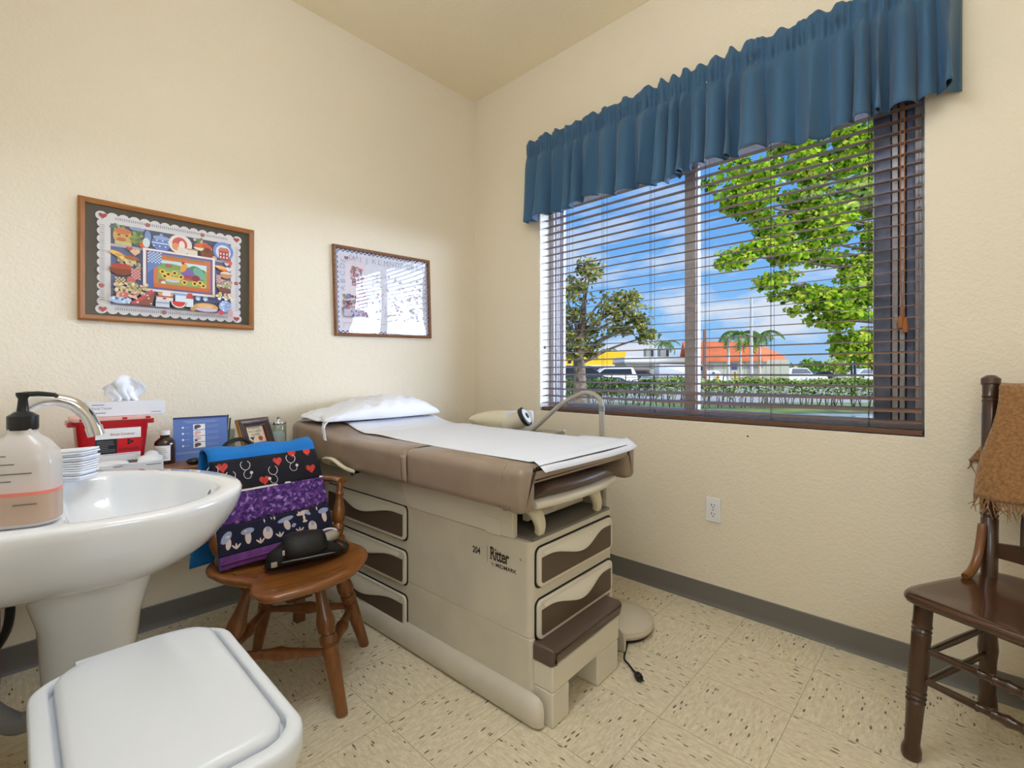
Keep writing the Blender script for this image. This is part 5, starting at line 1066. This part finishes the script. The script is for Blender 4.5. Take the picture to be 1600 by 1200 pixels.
# big tree whose crown fills the right pane
big = thing('street_tree', 'big bright green leafy tree filling the right half of the window', 'tree', tuple(G(1560, 9.6)))
O = G(1560, 9.6); tm_ = MB(); tm_.tube([Vector(p)-O for p in spline([G(1560, 9.6), G(1556, 9.6, 1.0), G(1548, 9.6, 2.2), G(1540, 9.6, 3.4), G(1530, 9.7, 5.2)], 5)], [.21, .19, .18, .175, .17, .16, .155, .15, .15, .15, .145, .14, .13, .12, .11, .10, .09, .08, .07, .06, .05], 10); tm_.build('trunk', 'bark', big)
br = MB(); cl = []
gb = random.Random(14)
spec = [(1150, 9.0, 4.6, .62), (1210, 9.0, 5.0, .80), (1280, 9.2, 5.3, .9), (1360, 9.2, 5.6, 1.0), (1450, 9.4, 5.9, 1.1), (1560, 9.5, 5.8, 1.2), (1180, 8.8, 4.25, .50), (1240, 9.1, 4.15, .75), (1320, 9.2, 4.5, .9), (1410, 9.3, 4.7, 1.0), (1520, 9.4, 4.6, 1.1), (1640, 9.6, 4.9, 1.2),
        (1170, 8.8, 3.32, .42), (1235, 8.9, 3.52, .55), (1300, 9.0, 3.60, .62), (1380, 9.1, 3.6, .8), (1470, 9.2, 3.6, .9), (1215, 9.0, 2.86, .40), (1265, 9.1, 2.72, .52), (1330, 9.0, 2.75, .62), (1400, 9.1, 2.7, .75), (1290, 9.1, 2.18, .36), (1345, 9.0, 2.02, .42), (1395, 9.1, 1.75, .5), (1370, 9.0, 1.42, .22), (1330, 9.1, 1.62, .2), (1460, 9.3, 2.4, .8), (1560, 9.5, 3.0, .9), (1620, 9.6, 3.7, 1.1), (1350, 9.3, 6.5, .9), (1480, 9.5, 6.8, 1.1), (1260, 9.2, 5.9, .7)]
for px, d, h, r in spec:
    c = G(px, d, h+.1); rr = r*.98; cl.append((c-O, Vector((rr, rr, rr*.78))))
    st0 = G(1548, 9.6, min(4.5, max(1.7, h-.7)))
    br.tube([Vector(p)-O for p in spline([st0, st0.lerp(c, .5)+Vector((0, 0, .18)), c], 4)], [.06, .056, .052, .047, .042, .036, .03, .024, .015], 6)
br.build('branches', 'bark', big)
fo = MB(); sub = []
for c, r in cl:
    for _ in range(max(4, int(17*r.x))): 
        v = Vector((gb.gauss(0, 1), gb.gauss(0, 1), gb.gauss(0, 1))).normalized(); sub.append((c+Vector((v.x*r.x, v.y*r.y, v.z*r.z))*gb.uniform(.35, 1.0), Vector((.30, .30, .15))*gb.uniform(.6, 1.15)))
leaves(fo, 56000, clusters(sub, [3.6, 2.3, 1.2, 1.7]), .092, None, 3); fo.build('foliage', ['leaf_lime', 'leaf_mid', 'leaf_deep', 'leaf_gold'], big, smooth=False, weld=False, fix=False)
# sparse tree at the left
O = G(904, 15.0); lt0 = thing('street_tree', 'thin leafed olive tree with pale trunk at the left of the window view', 'tree', tuple(O))
t_ = MB(); t_.tube([Vector(p)-O for p in spline([G(905, 15, .036), G(906, 15, .8), G(905, 15, 1.5), G(903, 15, 2.1), G(912, 15, 2.9), G(915, 15, 4.3)], 4)], [.24, .235, .23, .22, .21, .205, .20, .20, .19, .18, .17, .15, .13, .11, .10, .09, .08, .06, .05, .035, .02], 10)
cl = []
gb = random.Random(31)
for px, h, r in ((886, 3.4, .75), (915, 3.9, .7), (925, 4.5, .42), (945, 3.6, .7), (965, 3.1, .7), (990, 3.0, .55), (1004, 2.65, .45), (975, 2.6, .5), (940, 2.9, .7), (905, 2.9, .8), (880, 2.7, .7), (890, 2.2, .5), (925, 2.3, .45), (1012, 2.3, .3), (890, 1.75, .35), (985, 3.55, .4), (860, 3.2, .9), (850, 2.4, .7), (915, 1.8, .3)):
    c = G(px, 15+gb.uniform(-.5, .5), h+.1); cl.append((c-O, Vector((r, r, r*.75)))); s0 = G(904, 15, min(2.4, max(1.5, h-.8)))
    t_.tube([Vector(p)-O for p in spline([s0, s0.lerp(c, .5)+Vector((0, 0, .1)), c], 4)], [.05, .048, .044, .04, .035, .03, .025, .02, .01], 6)
t_.build('trunk', 'bark', lt0); fo = MB(); sub = []
for c, r in cl:
    for _ in range(9):
        v = Vector((gb.gauss(0, 1), gb.gauss(0, 1), gb.gauss(0, 1))).normalized(); sub.append((c+Vector((v.x*r.x, v.y*r.y, v.z*r.z))*gb.uniform(.2, 1.0), Vector((.26, .26, .2))*gb.uniform(.6, 1.1)))
leaves(fo, 3400, clusters(sub, [3, 2, 2, 1]), .135, None, 5); fo.build('foliage', ['leaf_olive', 'leaf_grey', 'leaf_dusk', 'leaf_gold'], lt0, smooth=False, weld=False, fix=False)
# hedge
hp = G(1150, 16.3); hp.z += .036; he = thing('hedge', 'long leafy hedge running across the whole window view', 'hedge', tuple(hp), FACE)
hw = 7.0; fo = MB()
def hf(g):
    x = g.uniform(-hw+1.1, hw); y = g.uniform(-.5, .5); top = .98+.05*sin(x*2.1)+.04*sin(x*5.3); z = top*g.uniform(.26, 1)**.6
    if g.random() < .45: z = top*g.uniform(.86, 1.02)
    else: y = -.55*(z/top)**.4*g.uniform(.75, 1.05)
    k = g.choices((0, 1, 2), (2.4, 2, 1.4))[0]
    return Vector((x, y, z)), Vector((0, -.6, .6)), k
leaves(fo, 9500, hf, .085, None, 8); fo.build('foliage', ['hedge_pale', 'hedge_mid', 'hedge_deep'], he, smooth=False, weld=False, fix=False)
stm_ = MB(); g = random.Random(4)
for i in range(62):
    x = -hw+1.1+i*.209+g.uniform(-.05, .05); y = g.uniform(-.12, .12)
    for _ in range(3): stm_.tube([(x, y, 0), (x+g.uniform(-.08, .08), y+g.uniform(-.1, .1), .3), (x+g.uniform(-.16, .16), y+g.uniform(-.3, .2), .66)], [.018, .013, .006], 5)
stm_.build('stems', 'bark', he)
# buildings
def bld(name, label, px, d, rz=0): return thing(name, label, 'building', tuple(G(px, d)), FACE+rz)
yb = bld('yellow_building', 'bright yellow flat roofed building behind the olive tree', 925, 60)
MB().bb(-5.2, 4.3, 0, 8, 2.2, 3.95).build('wall', 'stucco_yellow', yb, smooth=False); MB().bb(-5.0, 4.1, .15, 8, 0, 2.2).build('storefront', 'brick_red', yb, smooth=False); MB().bb(-5.4, 4.5, -.6, 0, 2.05, 2.25).build('awning', 'stucco_white', yb, smooth=False)
for x in (-4.9, -1.6, 3.9): MB().bb(x-.2, x+.2, -.5, -.1, 0, 2.1).build('column', 'post_yellow', yb, smooth=False)
gb_ = bld('low_building', 'low beige flat roofed building with rooftop units left of the mullion', 1028, 47)
MB().bb(-3.2, 4.4, 0, 5, 0, 2.25).build('wall', 'stucco_beige', gb_, smooth=False); MB().bb(-3.4, 4.5, -.35, 5.1, 2.25, 2.85).build('parapet', 'stucco_white', gb_, smooth=False); MB().bb(-3.42, 4.52, -.37, 5.1, 2.2, 2.36).build('fascia', 'trim_grey', gb_, smooth=False)
for x, w_ in ((-.5, .75), (1.0, .85)):
    u = MB().bb(x-w_/2, x+w_/2, 1, 2, 2.85, 3.75).build('rooftop_unit', 'trim_grey', gb_, smooth=False); MB().bb(x+w_/2-.28, x+w_/2-.02, .98, 1.0, 2.95, 3.6).build('grille', 'iron_black', u, smooth=False)
MB().bb(1.6, 2.9, -.02, .02, .1, 1.7).build('garage_door', 'stucco_white', gb_, smooth=False); MB().bb(-2.9, -1.0, -.55, -.02, 1.25, 1.6).build('door_canopy', 'brick_red', gb_, smooth=False)
ob = bld('tiled_building', 'beige building with an orange tiled roof right of the mullion', 1160, 44, -R(14))
MB().bb(-4.3, 3.9, 0, 7, 0, 2.45).build('wall', 'stucco_beige', ob, smooth=False)
rf = MB(); rf.loft([[(x, y, z) for y, z in ((-.5, 2.32), (3.5, 4.25), (7.5, 2.32), (7.5, 2.5), (3.5, 4.45), (-.5, 2.5))] for x in (-4.9, -4.5, 1.6)])
rf.loft([[(x, 3.5+(y-3.5)*k, 2.32+(z-2.32)*(k if z > 2.6 else 1)) for y, z in ((-.5, 2.32), (3.5, 4.25), (7.5, 2.32), (7.5, 2.5), (3.5, 4.45), (-.5, 2.5))] for x, k in ((1.6, 1), (4.35, .35))]); rf.build('roof', 'roof_orange', ob, smooth=False)
MB().bb(-4.31, -4.3, 0, 7, 2.4, 2.45).build('fascia', 'trim_grey', ob, smooth=False); gp = MB(); gp.loft([[(x, y, z) for y, z in ((.2, 2.45), (6.8, 2.45), (3.5, 4.1))] for x in (-4.4, -4.3)]); gp.build('gable', 'stucco_white', ob, smooth=False)
for x in (-3.0, .9): MB().bb(x-.5, x+.5, -.02, .02, 0, 2.05).build('door_panel', 'trim_grey', ob, smooth=False)
for k in range(9): MB().bb(-1.6+k*.6-.02, -1.6+k*.6+.02, -.015, .02, .05, 2.3).build('batten', 'trim_grey', ob, smooth=False)
wb = bld('white_warehouse', 'distant white warehouse at the right end of the window view', 1330, 75); MB().bb(-9, 9, 0, 8, 0, 2.2).build('wall', 'stucco_white', wb, smooth=False); MB().bb(-9.2, 9.2, -.2, 8, 2.2, 2.5).build('fascia', 'stucco_beige', wb, smooth=False); MB().bb(-4, -1.5, -.03, 0, 0, 1.9).build('roller_door', 'trim_grey', wb, smooth=False)
# palms
def palm(px, d, h, r, label, nf=11, seed=1):
    t = thing('palm_tree', label, 'palm tree', tuple(G(px, d)), 0, 'palms beyond the hedge'); MB().turned((0, 0, 0), (0, 0, h), [(0, .14), (.1, .10), (.8, .07), (.93, .09), (1, .05)], 10).build('trunk', 'pole_white', t)
    g = random.Random(seed); fm_ = MB()
    for k in range(nf):
        a = 2*pi*k/nf+g.uniform(-.2, .2); el_ = g.uniform(.25, 1.1); L = r*g.uniform(.85, 1.15)
        pts = [Vector((0, 0, h))]; 
        for j in range(1, 8):
            q = j/7; e2 = el_-q*2.1; pts.append(pts[-1]+Vector((cos(a)*cos(e2), sin(a)*cos(e2), sin(e2)))*L/7)
        for j in range(7):
            dv = (pts[j+1]-pts[j]).normalized(); sd = dv.cross(Vector((0, 0, 1))); sd = sd.normalized() if sd.length > .01 else Vector((1, 0, 0)); wl = L*.22*sin(pi*(j+1.3)/9)
            for s in (-1, 1):
                for w2 in (0, .5):
                    b0 = pts[j].lerp(pts[j+1], w2); tip = b0+sd*s*wl+dv*wl*.5-Vector((0, 0, wl*.55)); fm_.poly([b0, b0+dv*L*.07, tip], g.choice((0, 0, 1)))
        fm_.tube(pts, [.03]*8, 4)
    fm_.build('fronds', ['frond', 'frond_gold'], t, smooth=False, weld=False, fix=False)
palm(1157, 36, 4.2, 2.0, 'palm with drooping fronds left of the tall grey pole', 13, 2); palm(1187, 37, 4.2, 1.9, 'palm with drooping fronds right of the tall grey pole', 12, 3); palm(1041, 58, 4.9, 1.8, 'palm rising above the rooftop units of the low building', 11, 4); palm(1093, 55, 4.0, 1.3, 'small distant palm just right of the window mullion', 9, 5); palm(949, 76, 4.9, 1.8, 'palm behind the roof of the yellow building', 10, 6)
# poles, fence
def pole(name, label, px, d, h, r, m_, cat): 
    o = MB().turned((0, 0, 0), (0, 0, h), [(0, r*1.15), (1, r*.8)], 10).build(name, m_); o.location = G(px, d); tag(o, label, cat)
pole('light_pole', 'tall grey pole between the two palms', 1174, 34, 6.7, .10, 'pole_white', 'pole'); pole('utility_pole', 'reddish wooden utility pole right of the window mullion', 1101, 36, 4.5, .15, 'pole_brown', 'pole'); pole('light_pole', 'slim pale pole in front of the orange tiled roof', 1138, 36, 4.1, .11, 'pole_white', 'pole')
pole('gate_post', 'black gate post near the right edge of the window view, the taller of two', 1336, 24, 1.95, .07, 'iron_black', 'post'); pole('gate_post', 'black gate post near the right edge of the window view, the shorter of two', 1331, 24.5, 1.7, .06, 'iron_black', 'post')
for px, d, h, l in ((1122, 38, 1.2, 'yellow bollard beside the parked white hatchback'), (1149, 38, 1.35, 'yellow bollard with a dark sign in front of the tiled building'), (1186, 41, 2.3, 'tall yellow post against the wall of the tiled building')): pole('bollard', l, px, d, h, .12, 'post_yellow', 'bollard')
o = MB().bb(-.22, .22, -.03, .03, 1.5, 2.0).build('small_sign', 'pamphlet_navy'); o.location = G(1147, 37.8); o.rotation_euler = (0, 0, FACE); tag(o, 'small dark blue sign above the yellow bollard', 'sign')
fp0 = G(1010, 21); fe = thing('iron_fence', 'thin black iron fence behind the hedge on the left', 'fence', tuple(fp0), FACE)
for k in range(12): MB().bb(-3.4+k*.62-.02, -3.4+k*.62+.02, -.02, .02, 0, 1.15).build('post', 'iron_black', fe, smooth=False)
m_ = MB()
for z in (.35, 1.05): m_.bb(-3.4, 3.42, -.012, .012, z-.015, z+.015)
m_.build('rail', 'iron_black', fe, smooth=False)
# vehicles
def car(px, d, label, body, kind='suv', rz=0, cat='car'):
    t = thing({'suv': 'car', 'pickup': 'pickup_truck', 'hatch': 'car', 'van': 'van'}[kind], label, cat, tuple(G(px, d)), FACE+rz, 'parked vehicles')
    P_ = {'suv': [(-2.3, .35), (2.3, .35), (2.32, .75), (2.1, .98), (1.0, 1.08), (.35, 1.66), (-1.9, 1.70), (-2.25, 1.05)], 'hatch': [(-2.0, .32), (2.0, .32), (2.0, .7), (1.8, .9), (.9, 1.0), (.2, 1.45), (-1.2, 1.48), (-1.95, .95)], 'pickup': [(-2.7, .42), (2.6, .42), (2.62, .85), (2.4, 1.06), (1.25, 1.14), (.65, 1.76), (-.9, 1.78), (-1.15, 1.15), (-2.72, 1.13)], 'van': [(-2.6, .4), (2.5, .4), (2.5, 1.0), (1.9, 1.3), (1.4, 2.0), (-2.6, 2.05)]}[kind]
    b0 = MB(); pr_ = fillet(P_, .12, 3); b0.loft([[(x, y*.9, z) for x, z in inset(pr_, i)] for y, i in ((-.95, .10), (-.88, .02), (.88, .02), (.95, .10))]); b0.build('body', body, t, ang=40)
    wn = MB(); W_ = {'suv': [(-1.85, 1.12), (.85, 1.12), (.28, 1.56), (-1.75, 1.58)], 'hatch': [(-1.6, 1.0), (.75, 1.02), (.15, 1.36), (-1.1, 1.38)], 'pickup': [(-.9, 1.2), (1.08, 1.2), (.58, 1.66), (-.8, 1.68)], 'van': [(.4, 1.3), (1.75, 1.35), (1.3, 1.9), (.4, 1.9)]}[kind]
    for s in (-1, 1): wn.loft([[(x, s*y, z) for x, z in W_] for y in (.80, .862)])
    for f_ in (.33, .66): pass
    wn.build('windows', 'car_glass', t, smooth=False)
    ext = 1.45 if kind != 'hatch' else 1.25
    for x in (-ext, ext):
        for s in (-1, 1): MB().cyl((x, s*.70, .34), (x, s*.87, .34), .34, seg=18).build('wheel', 'tyre', t)
    return t
car(947, 37, 'white four door sport utility car parked behind the hedge at the left', 'car_white', 'suv', pi); car(984, 40, 'dark car parked right behind the white utility car', 'car_dark', 'hatch', pi); car(888, 30, 'dark blue car beside the trunk of the olive tree', 'car_dark', 'hatch'); car(1107, 39, 'white hatchback parked right of the mullion by the yellow bollard', 'car_white', 'hatch', R(35)); car(1070, 43, 'white van mostly hidden behind the window mullion', 'car_white', 'van'); car(1243, 46, 'white pickup truck right of the orange tiled building', 'car_white', 'pickup'); car(1349, 52, 'white pickup truck at the far right of the window view', 'car_white', 'pickup', pi); car(1287, 56, 'grey dark car parked far off right of the pickup', 'car_dark', 'hatch'); car(912, 27, 'dark car half hidden by the pale tree trunk', 'car_dark', 'suv')
# distant planting
def bush(px, d, w_, h, label, seed, n=900, mats=('leaf_mid', 'leaf_deep', 'leaf_olive')):
    O_ = G(px, d); t = thing('tree', label, 'tree', tuple(O_), 0, 'distant trees'); g = random.Random(seed); cl = [(Vector((g.uniform(-w_, w_)*.7*_s, -g.uniform(-w_, w_)*.7*_c, h*g.uniform(.4, .75))), Vector((w_*.42, w_*.42, h*.28))) for _ in range(7)]
    MB().turned((0, 0, 0), (0, 0, h*.6), [(0, .14), (1, .06)], 8).build('trunk', 'bark', t); f = MB(); leaves(f, n, clusters(cl, [2, 2, 1]), .34, None, seed+1); f.build('foliage', list(mats), t, smooth=False, weld=False, fix=False)
bush(1262, 66, 3.4, 3.4, 'hazy green trees right of the orange roof', 3); bush(1302, 70, 2.2, 3.6, 'yellowish tree far off below the big tree', 5, 700, ('leaf_olive', 'leaf_gold', 'leaf_mid')); bush(1345, 64, 3.0, 3.0, 'low green trees at the right edge of the view', 7); bush(1222, 68, 1.8, 3.0, 'far tree showing just past the tiled roof end', 9, 600); bush(888, 76, 2.8, 4.0, 'green tree behind the trunk of the olive tree', 12, 700)
